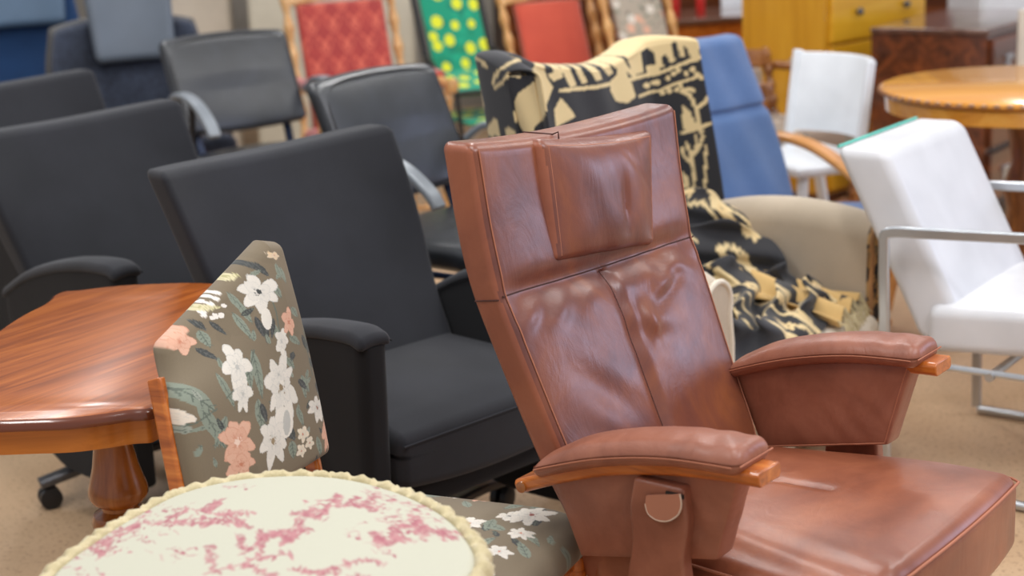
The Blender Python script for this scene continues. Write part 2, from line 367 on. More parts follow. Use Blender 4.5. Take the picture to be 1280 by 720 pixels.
# ------------------------------------------------------------------ brown recliner
def recliner():
    R = thing('recliner', 'large brown leather recliner with headrest cushion and wooden armrest tips', 'armchair', .256, 2.376, 51)
    ZS = [.36, .46, .54, .69, .80, .90, 1.02]; BS = [-.018, -.038, -.074, -.136, -.178, -.200, -.216]
    W0, T0 = .53, .062
    def hw(z): return interp(z, [.36, .53, .80, 1.02], [.218, .243, .262, .272])
    def zseam(q): return .795 - .007 * q - .006 * (1 - q * q)
    def back(x, y, z):
        """x,y: slab section, z height along the slab"""
        q = x / (W0 / 2); h = hw(z); b = interp(z, ZS, BS)
        X = q * h + .004 * sstep(.8, 1.0, z)
        bb = b - y - (1 - q * q) * .016 * sstep(.7, 1.0, z) + .010 * abs(q) ** 6
        if y < 0:   # front padding
            e = max(0, 1 - abs(q) ** 6)
            bb += .018 * e * sstep(.40, .52, z) * (1 - gauss(z - zseam(q), .022) * .95) - .010 * e * gauss(x - .0, .012) * (1 if z < .785 else 0)
            s = max(0, .8 - z)
            bb += .7 * (.0045 * math.sin(x * 85 + (z - .78) * x * 500) * gauss(z - .76, .024) * (.35 + abs(q)) + .006 * gauss((z - .735) - .35 * (x - .10), .009) * gauss(x - .13, .06) - .005 * gauss((z - .712) - .35 * (x - .10), .008) * gauss(x - .14, .06)) * e
            bb += .007 * gauss(x - .055, .018) * gauss(z - .695, .030) - .006 * gauss(x - .035, .010) * gauss(z - .70, .03)
            bb += .0035 * math.sin(z * 90 + x * 24) * gauss(z - .70, .05) * gauss(x - .06, .06)
            bb += .003 * math.sin(z * 55 + x * 40) * gauss(z - .62, .07) * gauss(x + .12, .07)
        Z = z - .016 * (1 - q * q) * sstep(.88, 1.02, z) - .008 * q * sstep(.9, 1.02, z)
        return (X, -bb, Z)
    L = 1.02 - .36
    bk = obj('backrest', MB().rbox(W0, T0, L, .016, (70, 3, 110), 4, lambda x, y, z: back(x, y, z + .69)), M['brown'], R)
    me = bk.data; me.materials.append(M['brown_lit_side'])
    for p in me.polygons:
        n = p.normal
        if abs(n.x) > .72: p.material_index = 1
    def on(q, z, off=.001): 
        p = back(q * W0 / 2, -T0 / 2, z); return (p[0], p[1] - off, p[2])
    side = MB()
    for q in (-.955, .955): side.tube([on(q, .37 + .64 * i / 60) for i in range(61)], .0011, 6)
    obj('side_stitching', side, M['stitch'], bk, label='stitching along both edges of the backrest')
    sm = MB(); sm.tube([on(-.98 + 1.96 * i / 50, zseam(-.98 + 1.96 * i / 50), -.0005) for i in range(51)], .0016, 6)
    sm.tube([on(0, .42 + .365 * i / 40, 0) for i in range(41)], .0011, 6)
    sm.tube([on(-.2, .88 + .145 * i / 16, 0) for i in range(17)] + [(lambda p: (p[0], p[1], p[2] + .0006))(back(-.2 * W0 / 2, -.02 + .01 * i, 1.02)) for i in range(5)], .0013, 6)
    sm.tube([(lambda p: (p[0] - .0006, p[1], p[2]))(back(-W0 / 2, -.024 + .008 * i, .797 - .0012 * i)) for i in range(7)], .0013, 6)
    obj('seam_line', sm, M['seam'], bk)
    # headrest cushion
    def hc(x, y, z):
        w = 1 - .11 * (.5 - z / .17) ; X = -.018 + x * w - .01 * (.5 - z / .17)
        zz = .905 + z; q = x / .14; s = z / .085
        puff = .014 * (1 - q ** 4) * (1 - s ** 4) if y < 0 else 0
        wr = (.0016 * math.sin(x * 60 + z * 35) * gauss(x - .02, .09) + .0045 * gauss(x - .035 + .10 * z, .007) * gauss(z + .01, .035) + .002 * gauss(z - .05 + .8 * (x - .06), .006) * gauss(x - .08, .05)) if y < 0 else 0
        z2 = zz + .004 * q * q * (1 if z > 0 else -.4); c, sn = math.cos(-.10), math.sin(-.10); X2, z3 = X * c - (z2 - .905) * sn, .905 + X * sn + (z2 - .905) * c
        return (X2 + .044, .150 + .16 * (z3 - .82) + y - puff + wr + .006 * q * q, z3 - .006)
    hd = obj('headrest_cushion', MB().rbox(.305, .042, .180, .014, (44, 3, 30), 4, hc), M['brown'], R)
    for p in hd.data.polygons:
        pass
    hd.data.materials.append(M['brown_lit_side'])
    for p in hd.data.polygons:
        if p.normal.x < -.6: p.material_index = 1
    st = MB()
    for e in (-.98, .98): st.tube([(lambda p: (p[0], p[1] - .0012, p[2]))(hc(.1425 * e * .97, -.019, -.080 + .16 * i / 24)) for i in range(25)], .001, 6)
    st.tube([(lambda p: (p[0], p[1] - .0012, p[2]))(hc(-.138 + .276 * i / 24, -.018, .081)) for i in range(25)], .001, 6)
    obj('cushion_stitching', st, M['stitch'], hd)
    # seat
    def seat(x, y, z, d=.47, w=.25, zc=.395):
        b = .215 - y     # y from -d/2 (front) to d/2
        t = max(0, min(1, b / .45)); q = x / w
        X = x * lerp(.90, 1.08, sstep(0, .8, t)) * (1 - .02 * t ** 6)
        top = z > 0
        Z = zc + z + .022 * t + (.012 * (1 - q ** 4) * (1 - (2 * t - 1) ** 4) if top else 0) - .014 * q * q * (1 if top else 0)
        if top: Z += .0022 * math.sin(b * 150 + x * 20) * gauss(x + .0, .12) * gauss(b - .10, .06) - .004 * gauss(x - .02, .008) * (1 if b < .26 else 0) + .0022 * math.sin(x * 120 + b * 20) * gauss(x + .2, .05)
        return (X, -b - .022 * (1 - q * q) * sstep(.6, 1, t) + .006, Z)
    st_ = obj('seat', MB().rbox(.5, .47, .14, .026, (60, 60, 6), 5, lambda x, y, z: seat(x, y, z)), M['brown_lit_seat'], R)
    pp = MB(); ring = []
    for i in range(41): ring.append(seat(-.240 + .480 * i / 40, -.2335, .056))
    ring = [(p[0], p[1] - .002, p[2] + .002) for p in ring]
    rr = [(lambda p: (p[0] + .0015, p[1], p[2] + .002))(seat(.2475, -.222 + .40 * i / 30, .057)) for i in range(31)]
    ll = [(lambda p: (p[0] - .0015, p[1], p[2] + .002))(seat(-.2475, -.222 + .40 * i / 30, .057)) for i in range(31)]
    pp.tube(ll[::-1] + ring + rr, .0022, 8); obj('seat_piping', pp, M['stitch'], st_)
    obj('seat_seam', MB().tube([(.02, -.04 - i * .008, seat(.02, .215 - .04 - i * .008, .07)[2] + .0004) for i in range(28)], .0009, 6), M['seam'], st_)
    def low(x, y, z):
        t = (.2 - y) / .43; return (x * lerp(.9, 1.0, t), y - .205 - .02 * t, .285 + z - .01 * t)
    obj('lower_cushion', MB().rbox(.46, .42, .09, .03, (16, 16, 3), 4, low), M['brown_lit_seat'], R)
    obj('seat_frame', MB().box(0, -.19, .225, .36, .34, .04), M['black_plastic'], R, bevel=.008)
    # swivel base
    sb = MB().lathe([(.03, .055), (.03, .22)], 0, -.16); obj('pedestal', sb, M['grey_metal'], R)
    ringp = [(.26 * math.cos(t), -.16 + .26 * math.sin(t), .02) for t in [2 * PI * i / 48 for i in range(48)]]
    base = MB().tube(ringp, .02, 10, flat=(.05, .032), up=(0, 0, 1), closed=True)
    base.box(0, -.16, .04, .50, .06, .03).box(0, -.16, .04, .06, .50, .03)
    obj('swivel_base', base, M['orange_wood'], R, bevel=.004)
    # arms
    for sgn, nm in ((-1, 'near'), (1, 'far')):
        cx = sgn * (.278 if sgn < 0 else .268)
        path = spline([(cx, .092, .530), (cx, .02, .560), (cx, -.07, .591), (cx, -.17, .612), (cx, -.25, .621), (cx, -.315, .624)], 8)
        wa = obj('armrest', MB().tube(path, .02, flat=(.058, .022), up=(0, 0, 1)), M['orange_wood'], R, bevel=.002)
        dw = MB().lathe([(.0085, 0), (.0085, .003)], 0, 0, 0, 14, Matrix.Translation((cx + sgn * .0285, .080, .534)) @ Matrix.Rotation(PI / 2 * sgn, 4, 'Y'))
        obj('dowel_plug', dw, M['leg_wood'], wa)
        zt = lambda b: interp(b, [-.06, .02, .12, .22, .31], [.560, .602, .630, .642, .636])
        def pad(x, y, z, cx=cx):
            b = .118 - y * .94; t = (b + .06) / .37
            base_ = interp(b, [-.10, -.02, .07, .17, .26, .335], [.541, .573, .603, .624, .631, .632])
            fall = sstep(-.075, .03, b); 
            k = 1.0 if z > 0 else .35
            wr = .0008 * math.sin(b * 130 + x * 60) * (1 if z > 0 else 0) * (gauss(b - .25, .06) + .15)
            Z = base_ + .012 + (z * (.35 + .65 * fall) if z > 0 else z * .9) + wr - .010 * (x / .045) ** 2 * (1 if z > 0 else 0)
            return (cx - sgn * .004 + x * (1 + .05 * math.sin(t * 3)), -b, Z)
        pd = obj('arm_pad', MB().rbox(.092, .37, .044, .019, (10, 60, 2), 5, pad), M['brown_lit_arm'], R)
        w2 = MB(); 
        for sx in (-1, 1):
            w2.tube([(lambda p: (p[0] + sx * .001, p[1], p[2]))(pad(sx * .0455, .175 - .35 * i / 40, -.004)) for i in range(41)], .0012, 6)
        w2.tube([(lambda p: (p[0], p[1] - .001, p[2]))(pad(-.042 + .084 * i / 16, -.1845, -.002)) for i in range(17)], .0014, 6)
        obj('pad_piping', w2, M['stitch'], pd)
        # side panel below the arm: trapezoid padded slab
        cs = [(-.050, .566), (.278, .628), (.236, .486), (.005, .436)]   # (b, z): back top, front top, front bottom, back bottom
        def panel(x, y, z, sgn=sgn):
            u = .5 - y / 1.0; v = .5 + z / 1.0
            u = max(0, min(1, u)); v = max(0, min(1, v))
            tb = lerp(cs[0][0], cs[1][0], u), lerp(cs[0][1], cs[1][1], u) + .014 * math.sin(PI * u)
            bb = lerp(cs[3][0], cs[2][0], u), lerp(cs[3][1], cs[2][1], u)
            puff = .006 * (1 - (2 * u - 1) ** 4) * (1 - (2 * v - 1) ** 4) * (1 if x > 0 else -1)
            wr = .0016 * math.sin((u * 1.0 + v * .5) * 38) * gauss(u - .75, .25) * gauss(v - .35, .35)
            return (sgn * .262 + x + puff + wr, -lerp(bb[0], tb[0], v), lerp(bb[1], tb[1], v))
        pm = MB()
        nx = 26; q = []
        # rounded slab in unit square, section thickness .045
        pm.rbox(.045, 1.0, 1.0, .016, (2, 26, 20), 4, lambda x, y, z: panel(x, y * 1.0, z * 1.0))
        pn = obj('arm_panel', pm, M['brown_lit_arm'], R)
        e = MB(); pts = []
        xo = -sgn * .0185
        for (yy, zz) in [(.47 - .94 * i / 14, -.47) for i in range(15)] + [(-.47, -.47 + .94 * i / 10) for i in range(1, 11)]:
            p = panel(xo, yy, zz); pts.append((p[0] - sgn * .0042, p[1], p[2]))
        e.tube(pts, .0012, 6); obj('panel_piping', e, M['stitch'], pn)
        # leather wrapped bracket that carries the arm
        br = MB()
        def brk(x, y, z, sgn=sgn):
            t = (z + .15) / .3
            return (sgn * .296 + x - sgn * .006 * (1 - t), -(.15 + .018 * (t - .5)) + y * lerp(1.06, .95, t) + .003 * math.sin(z * 60 + y * 30), .435 + z + .0 * y)
        br.rbox(.026, .092, .31, .006, (2, 8, 16), 3, brk)
        b_ = obj('arm_bracket', br, M['brown_lit_arm'], R)
        # leather pull tab with ring
        tb_ = MB(); pts = [(-.030, 0), (-.026, -.014), (-.012, -.024), (.006, -.026), (.022, -.018), (.028, -.004), (.026, .012), (-.028, .012)]
        tb_.prism(pts, lambda p, q: (sgn * .3115, -(.172 + p), .566 + q + p * .25), lambda p, q: (sgn * .3155, -(.172 + p), .566 + q + p * .25))
        tg = obj('pull_tab', tb_, M['tab'], b_)
        edge = MB().tube([(sgn * .3135, -(.172 + p), .566 + q + p * .25) for p, q in spline([(p, q, 0) for p, q in pts[:6]], 3) for _ in (0,) ] if False else [(sgn * .3145, -(.172 + p[0]), .566 + p[1] + p[0] * .25) for p in spline([(a_, b2, 0) for a_, b2 in pts[:7]], 3)], .0014, 6)
        obj('tab_edge', edge, M['pale_edge'], b_, label='pale raw edge of the pull tab')
        obj('slot', MB().box(sgn * .3115, -.188, .580, .003, .028, .006), M['black_plastic'], b_)
    return R
recliner()

# ------------------------------------------------------------------ black armchairs
def black_armchair(x, y, phi, label, group):
    R = thing('armchair', label, 'armchair', x, y, phi, group)
    def hw(z): return interp(z, [.36, .50, .65, .87], [.256, .262, .284, .300])
    def back(X, Y, z):
        q = X / .3; b = interp(z, [.36, .46, .65, .80, .87], [.03, -.02, -.118, -.20, -.235])
        bb = b - Y + (.055 * abs(q) ** 3) * sstep(.55, .82, z) - .0
        if Y < 0: bb += .012 * (1 - q * q)
        return (q * hw(z) - .030 * sstep(.55, .87, z), -bb, z + .012 * q * q * sstep(.7, .87, z) - .012 + .006 * q)
    bk = obj('backrest', MB().rbox(.6, .075, .51, .018, (24, 3, 26), 4, lambda a, b, c: back(a, b, c + .615)), M['black'], R)
    def seat(a, b, c):
        t = (.23 - b) / .46; q = a / .25
        return (a, b - .20, .365 + c + (.012 * (1 - q * q) * math.sin(PI * min(1, t)) if c > 0 else -.0 + .05 * sstep(.3, 1.1, 1 - t) * 0 + .02 * q * q) - .012 * (sstep(.85, 1.05, t) if c > 0 else 0))
    st = obj('seat', MB().rbox(.515, .49, .135, .022, (24, 24, 4), 4, seat), M['black'], R)
    wl = [(lambda p: (p[0], p[1] - .002, p[2]))(seat(-.25 + .5 * i / 30, -.243, .05)) for i in range(31)]
    obj('welt', MB().tube(wl, .0022, 8), M['black'], st)
    for s in (-1, 1):
        def arm(a, b, c):
            t = (.25 - b) / .5   # 0 rear, 1 front
            top = interp(t, [0, .25, .6, .92, 1], [.500, .560, .606, .622, .612]); bot = interp(t, [0, .2, .4, 1], [.20, .14, .10, .11])
            v = (c + .5)
            return (s * (.290 + .006 * v) + a, b - .185 + (.018 * (1 - v) * sstep(.7, 1, t)) - .006 * v * t, lerp(bot, top, v))
        ar = obj('arm', MB().rbox(.066, .5, 1.0, .022, (2, 22, 12), 4, lambda a, b, c: arm(a, b, c)), M['black_shaded_side'], R)
        def top(a, b, c):
            t = (.25 - b) / .5; z0 = interp(t, [0, .25, .6, .92, 1], [.500, .560, .606, .622, .612])
            return (s * .296 + a, b - .185 - .006 * t, z0 + .004 + c - .05 * a * a / .0011 * .12)
        tp = obj('arm_top', MB().rbox(.074, .505, .024, .0115, (4, 24, 1), 4, top), M['black'], R)
        obj('arm_seam', MB().tube([top(-s * .0368, .22 - .47 * i / 30, -.001) for i in range(31)], .0016, 6), M['black_shaded_side'], tp)
    obj('seat_shell', MB().rbox(.5, .42, .06, .02, (6, 6, 2), 3, lambda a, b, c: (a * (1 + c * 2), b - .19, .275 + c)), M['black_shaded_side'], R)
    obj('gas_column', MB().lathe([(.028, .06), (.028, .16), (.018, .16), (.018, .26)], 0, -.18), M['black_plastic'], R)
    for k in range(5):
        t = 2 * PI * k / 5 + .314; c, s2 = math.cos(t), math.sin(t)
        pth = spline([(0.02 * c, -.18 + .02 * s2, .104), (.12 * c, -.18 + .12 * s2, .100), (.26 * c, -.18 + .26 * s2, .085), (.38 * c, -.18 + .38 * s2, .062)], 5)
        lg = obj('base_leg', MB().tube(pth, .02, flat=(.042, .022), up=(0, 0, 1)), M['grey_metal'], R, bevel=.002)
        cs = MB()
        for o_ in (-.013, .013):
            Mx = Matrix.Translation((.36 * c - s2 * o_, -.18 + .36 * s2 + c * o_, .026)) @ Matrix.Rotation(t, 4, 'Z') @ Matrix.Rotation(PI / 2, 4, 'X')
            cs.lathe([(.012, -.009), (.026, -.007), (.026, .007), (.012, .009)], 0, 0, 0, 20, Mx)
        cs.lathe([(.006, .02), (.006, .06)], .36 * c, -.18 + .36 * s2, 0, 10)
        obj('castor', cs, M['black_plastic'], lg)
    return R
G = 'charcoal lounge armchairs in a row'
c0 = black_armchair(-.338, 3.229, 44, 'charcoal fabric armchair directly behind the brown recliner, its seat in view', G)
dup(c0, -.92, 3.842, 45, 'charcoal fabric armchair behind the wooden table, second of its row', G)
dup(c0, -1.345, 4.68, 45, 'charcoal fabric armchair at left edge, only its backrest top showing', G)

# ------------------------------------------------------------------ wooden side table
def side_table():
    R = thing('side_table', 'cherry wood table with scalloped top and turned legs', 'table', -.705, 2.63, -2)
    W, D = .205, .395
    def outline(inset=0, n=10):
        # quarter with scalloped corner, mirrored
        q = [(.0, D + .010), (.06, D + .009), (.11, D - .004), (.145, D - .018), (.168, D - .020), (.182, D - .030), (.190, D - .052), (.187, D - .085), (.190, D - .125), (.205, D - .19), (.214, D - .27), (.217, 0)]
        full = []
        for sx, sy, rev in ((1, 1, 0), (1, -1, 1), (-1, -1, 0), (-1, 1, 1)):
            p = [(sx * a, sy * b) for a, b in q]; p = p[::-1] if rev else p; full += p[:-1]
        pts = spline([(a, b, 0) for a, b in full + [full[0]]], 5)[:-1]; out = []
        m = len(pts)
        for i in range(m):
            ax, ay, _ = pts[i - 1]; bx, by, _ = pts[(i + 1) % m]; d = math.hypot(bx - ax, by - ay) or 1
            out.append((pts[i][0] - (-(by - ay)) / d * inset * 1, pts[i][1] - (bx - ax) / d * inset * 1))
        return out
    def slab(levels):
        m = MB(); m.loft([[(a, b, z) for a, b in outline(i)] for i, z in levels]); return m
    top = obj('tabletop', slab([(.006, .640), (0, .6425), (0, .651), (.003, .656), (.008, .658), (.012, .66)]), M['red_wood'], R, angle=60)
    top.data.materials.append(M['red_edge'])
    for p in top.data.polygons:
        if p.center.z < .6575: p.material_index = 1
    def ring_out(ins, z): return [(a, b, z) for a, b in outline(ins)]
    ap = MB(); ro, ri = outline(.014), outline(.034); n = len(ro)
    ap.loft([[(a, b, .64) for a, b in ro], [(a, b, .602) for a, b in ro], [(a, b, .602) for a, b in ri], [(a, b, .64) for a, b in ri], [(a, b, .64) for a, b in ro]], cap=False)
    obj('apron', ap, M['apron_wood'], R, angle=60)
    prof = [(.075, .10), (.080, .13), (.060, .17), (.040, .20), (.034, .23), (.030, .26), (.032, .285), (.046, .30), (.049, .312), (.044, .326), (.030, .334), (.030, .340), (.044, .350), (.049, .360), (.0485, .372), (.044, .388), (.037, .415), (.031, .455), (.0285, .50), (.0275, .58)]
    pd = obj('pedestal', MB().lathe([(r * 1.06, z + .022) for r, z in prof], 0, 0, 0, 40), M['leg_wood'], R)
    for k in range(4):
        t = PI / 4 + PI / 2 * k; c, q = math.cos(t), math.sin(t)
        obj('foot', MB().tube(spline([(.04 * c, .04 * q, .15), (.10 * c, .10 * q, .15), (.16 * c, .16 * q, .09), (.20 * c, .20 * q, .03), (.235 * c, .235 * q, .016)], 5), [.026 - .0005 * i for i in range(21)], 10), M['leg_wood'], R)
    return R
side_table()

# ------------------------------------------------------------------ floral print chair
FB = C(122, 108, 86)
WHT, SHD = C(226, 219, 206), C(186, 184, 176)
PEA, PES = C(222, 176, 150), C(196, 126, 96)
GRN, DGR, CRM = C(132, 140, 124), C(62, 64, 62), C(208, 198, 158)
def floral_pattern():
    cv = Canvas(150, 270, 460, 660, 2.0, FB)
    for i in range(60):
        cv.ell(rnd.uniform(150, 460), rnd.uniform(270, 660), rnd.uniform(5, 20), rnd.uniform(5, 14), C(112, 99, 78), rnd.uniform(0, 3), .35)
    for l in [(232, 505, 262, 560, 14, 1), (215, 485, 250, 515, 20, 1), (205, 560, 228, 600, 16, 1), (255, 470, 272, 512, 8, 1), (297, 440, 306, 500, 12, 1), (300, 500, 306, 540, 12, 1), (325, 405, 332, 430, 8, 1),
              (310, 328, 326, 345, 8, 0), (300, 325, 315, 338, 8, 0), (306, 398, 313, 424, 8, 0), (317, 400, 316, 432, 7, 0), (326, 398, 322, 425, 6, 0), (366, 418, 378, 442, 9, 0), (380, 410, 384, 440, 6, 0), (376, 448, 386, 462, 8, 0),
              (248, 408, 258, 420, 8, 0), (262, 408, 275, 424, 6, 0), (246, 442, 262, 455, 8, 0), (202, 476, 214, 502, 9, 0), (338, 535, 350, 552, 12, 0), (383, 548, 392, 575, 8, 1), (360, 470, 372, 492, 9, 1), (362, 472, 366, 500, 8, 1),
              (352, 382, 362, 395, 10, 1), (345, 420, 362, 430, 10, 1), (340, 448, 350, 462, 9, 1), (350, 440, 346, 452, 8, 0), (283, 370, 296, 395, 8, 1), (290, 380, 302, 408, 8, 1), (284, 395, 300, 428, 9, 1), (340, 330, 348, 352, 7, 1), (334, 326, 340, 348, 6, 1),
              (252, 420, 258, 440, 11, 1), (262, 520, 250, 560, 10, 1), (345, 552, 350, 575, 12, 1), (290, 450, 292, 490, 10, 1), (304, 505, 312, 530, 8, 0), (335, 540, 332, 565, 8, 0), (355, 475, 368, 488, 8, 0), (392, 495, 396, 530, 8, 1), (352, 510, 362, 535, 8, 1), (225, 540, 250, 530, 5, 1), (330, 355, 338, 372, 8, 1), (385, 478, 392, 500, 6, 0)]:
        cv.leaf(*l[:4], l[4], GRN if l[5] else DGR, C(96, 104, 92) if l[5] else C(90, 92, 88))
    for i in range(46):
        x, y = rnd.uniform(205, 400), rnd.uniform(330, 590); a = rnd.uniform(-2.4, -.6); L = rnd.uniform(9, 18)
        cv.leaf(x, y, x + L * math.cos(a), y + L * math.sin(a), L * .36, rnd.choice([GRN, GRN, DGR, C(150, 154, 140)]), C(96, 104, 92))
    for p in [((205, 540), (230, 530), (252, 512)), ((320, 350), (330, 390), (335, 440)), ((262, 500), (290, 470), (300, 440)), ((370, 400), (372, 430), (380, 470)), ((300, 520), (318, 540), (330, 560))]: cv.stroke(p, 1.6, C(96, 104, 92))
    # cream feathery blooms on the left shoulder
    for (x, y, a, L) in [(262, 378, -.6, 30), (250, 388, -.5, 30), (240, 396, -.35, 28), (262, 392, -.2, 26), (256, 372, -.8, 22), (280, 356, -.6, 26), (290, 350, -.5, 18)]:
        cv.leaf(x - L * .5 * math.cos(a), y - L * .5 * math.sin(a), x + L * .5 * math.cos(a), y + L * .5 * math.sin(a), 8, CRM, C(176, 168, 120))
    for i in range(16): cv.ell(268 + rnd.uniform(-12, 12), 388 + rnd.uniform(-16, 16), 2.6, 2.6, C(232, 224, 214))
    cv.flower(313, 366, 21, 23, WHT, SHD, DGR, 6, .3)
    cv.flower(331, 485, 21, 40, WHT, SHD, C(140, 120, 90), 8, .2); cv.ell(334, 530, 13, 20, WHT); cv.ell(338, 530, 5, 16, SHD)
    cv.flower(278, 462, 15, 26, WHT, SHD, SHD, 6); cv.flower(282, 495, 11, 22, WHT, SHD, SHD, 6)
    cv.flower(320, 552, 18, 30, WHT, SHD, C(150, 130, 100), 7)
    cv.flower(334, 428, 9, 16, WHT, SHD, SHD, 5); cv.ell(318, 400, 6, 14, WHT)
    cv.flower(385, 512, 14, 16, WHT, SHD, C(150, 110, 90), 7); cv.flower(328, 470, 12, 14, WHT, SHD, SHD, 6)
    cv.flower(228, 426, 17, 18, PEA, PES, C(230, 200, 170), 6, .5); cv.flower(235, 436, 12, 14, PEA, PES, PES, 5)
    cv.flower(275, 552, 23, 28, PEA, PES, C(236, 206, 186), 6, .2); cv.flower(280, 578, 18, 18, PEA, PES, PES, 5)
    cv.flower(346, 402, 9, 18, PEA, PES, PES, 5); cv.flower(394, 456, 10, 18, PEA, PES, PES, 5); cv.flower(402, 540, 10, 30, PEA, PES, PES, 6)
    cv.flower(218, 526, 11, 12, C(232, 216, 196), SHD, PES, 5); cv.flower(361, 545, 8, 10, C(232, 216, 190), SHD, PES, 5); cv.flower(372, 556, 7, 9, C(232, 216, 190), SHD, PES, 5); cv.flower(360, 566, 7, 9, C(232, 216, 190), SHD, PES, 5)
    cv.flower(197, 452, 7, 9, C(232, 216, 190), SHD, PES, 5); cv.flower(334, 316, 9, 5, C(220, 190, 150), SHD, PES, 5)
    return cv
def random_floral(w, h, n, seed, bg=FB, s=1.0, dark=False):
    r = random.Random(seed); cv = Canvas(0, 0, w, h, 1000, bg)
    for i in range(n * 3):
        x, y = r.uniform(0, w), r.uniform(0, h); a = r.uniform(0, 6.3); L = r.uniform(.015, .035) * s
        cv.leaf(x, y, x + L * math.cos(a), y + L * math.sin(a), L * .4, r.choice([GRN, DGR, GRN]), C(96, 104, 92))
    for i in range(n):
        x, y = r.uniform(0, w), r.uniform(0, h); rr = r.uniform(.012, .026) * s
        c = r.choice([(WHT, SHD, PES), (PEA, PES, C(240, 210, 190)), (WHT, SHD, DGR)])
        cv.flower(x, y, rr, rr * r.uniform(.7, 1.1), *c, r.choice([5, 6, 7]), r.uniform(0, 1), r)
    return cv
def floral_chair():
    R = thing('side_chair', 'floral print side chair with wooden back frame beside the wooden table', 'chair', -.342, 2.26, 64)
    k = .13 / .4
    def back(x, y, z):
        b = -k * (z - .46); q = x / .17
        X = x * interp(z, [.50, .62, .76, .86], [.94, .95, .93, .90]) * (1.06 if x < 0 else 1) + .002 + .072 * (z - .55) / .3
        dz = (-.094 * max(0, .72 - q) / 1.72 - .012 * max(0, q - .72) / .28 - .010) * sstep(.66, .86, z)
        puff = .012 * (1 - q ** 4) * (1 - ((z - .69) / .17) ** 4) * (1 if y < 0 else 0)
        return (X, -b + y - puff + .026, z + dz)
    pad = obj('back_pad', MB().rbox(.345, .036, .345, .014, (230, 2, 240), 3, lambda x, y, z: back(x, y, z + .69)), M['painted'], R)
    cv = floral_pattern()
    paint(pad, cv, lambda x, y, z: (483.0 + 481.8 * x - 287.7 * z, 1021.3 - 249.2 * x - 794.2 * z))
    for s in (-1, 1):
        rail = [(s * (.160 if s > 0 else .170) + .002 + .072 * (z - .55) / .3, k * (z - .46) + .050, z) for z in (.44, .52, .60, .68, .72 if s < 0 else .80)]
        obj('back_rail', MB().tube(spline(rail, 4), .01, flat=(.016, .026), up=(0, 1, 0)), M['orange_wood'], R, bevel=.002)
    def seat(x, y, z):
        q = x / .2; t = (.2 - y) / .4
        return (x * lerp(.88, 1.0, t), y - .21, .435 + z + (.014 * (1 - q ** 4) * (1 - (2 * t - 1) ** 4) if z > 0 else 0) - (.01 * sstep(.8, 1, t)))
    sp = obj('seat_pad', MB().rbox(.40, .40, .05, .022, (200, 200, 2), 3, seat), M['painted'], R)
    c2 = random_floral(.5, .5, 44, 5, FB, 1.35)
    # flowers that show beside the recliner
    c2.flower(.25 + .135, .25 + .13, .042, .030, WHT, SHD, C(150, 80, 70), 7); c2.flower(.25 + .19, .25 + .02, .03, .018, PEA, PES, PES, 6)
    paint(sp, c2, lambda x, y, z: (x + .25, -y + .05))
    sf = MB().box(0, -.21, .395, .36, .36, .03); obj('seat_rail', sf, M['orange_wood'], R, bevel=.006)
    for sx in (-1, 1):
        obj('leg', MB().tube([(sx * .165, -.385, .40), (sx * .165, -.39, .2), (sx * .165, -.395, 0)], [.017, .014, .010], 12), M['orange_wood'], R)
        obj('leg', MB().tube([(sx * .160, -.03, .44), (sx * .160, -.02, .2), (sx * .160, .03, 0)], [.017, .015, .011], 12), M['orange_wood'], R)
floral_chair()

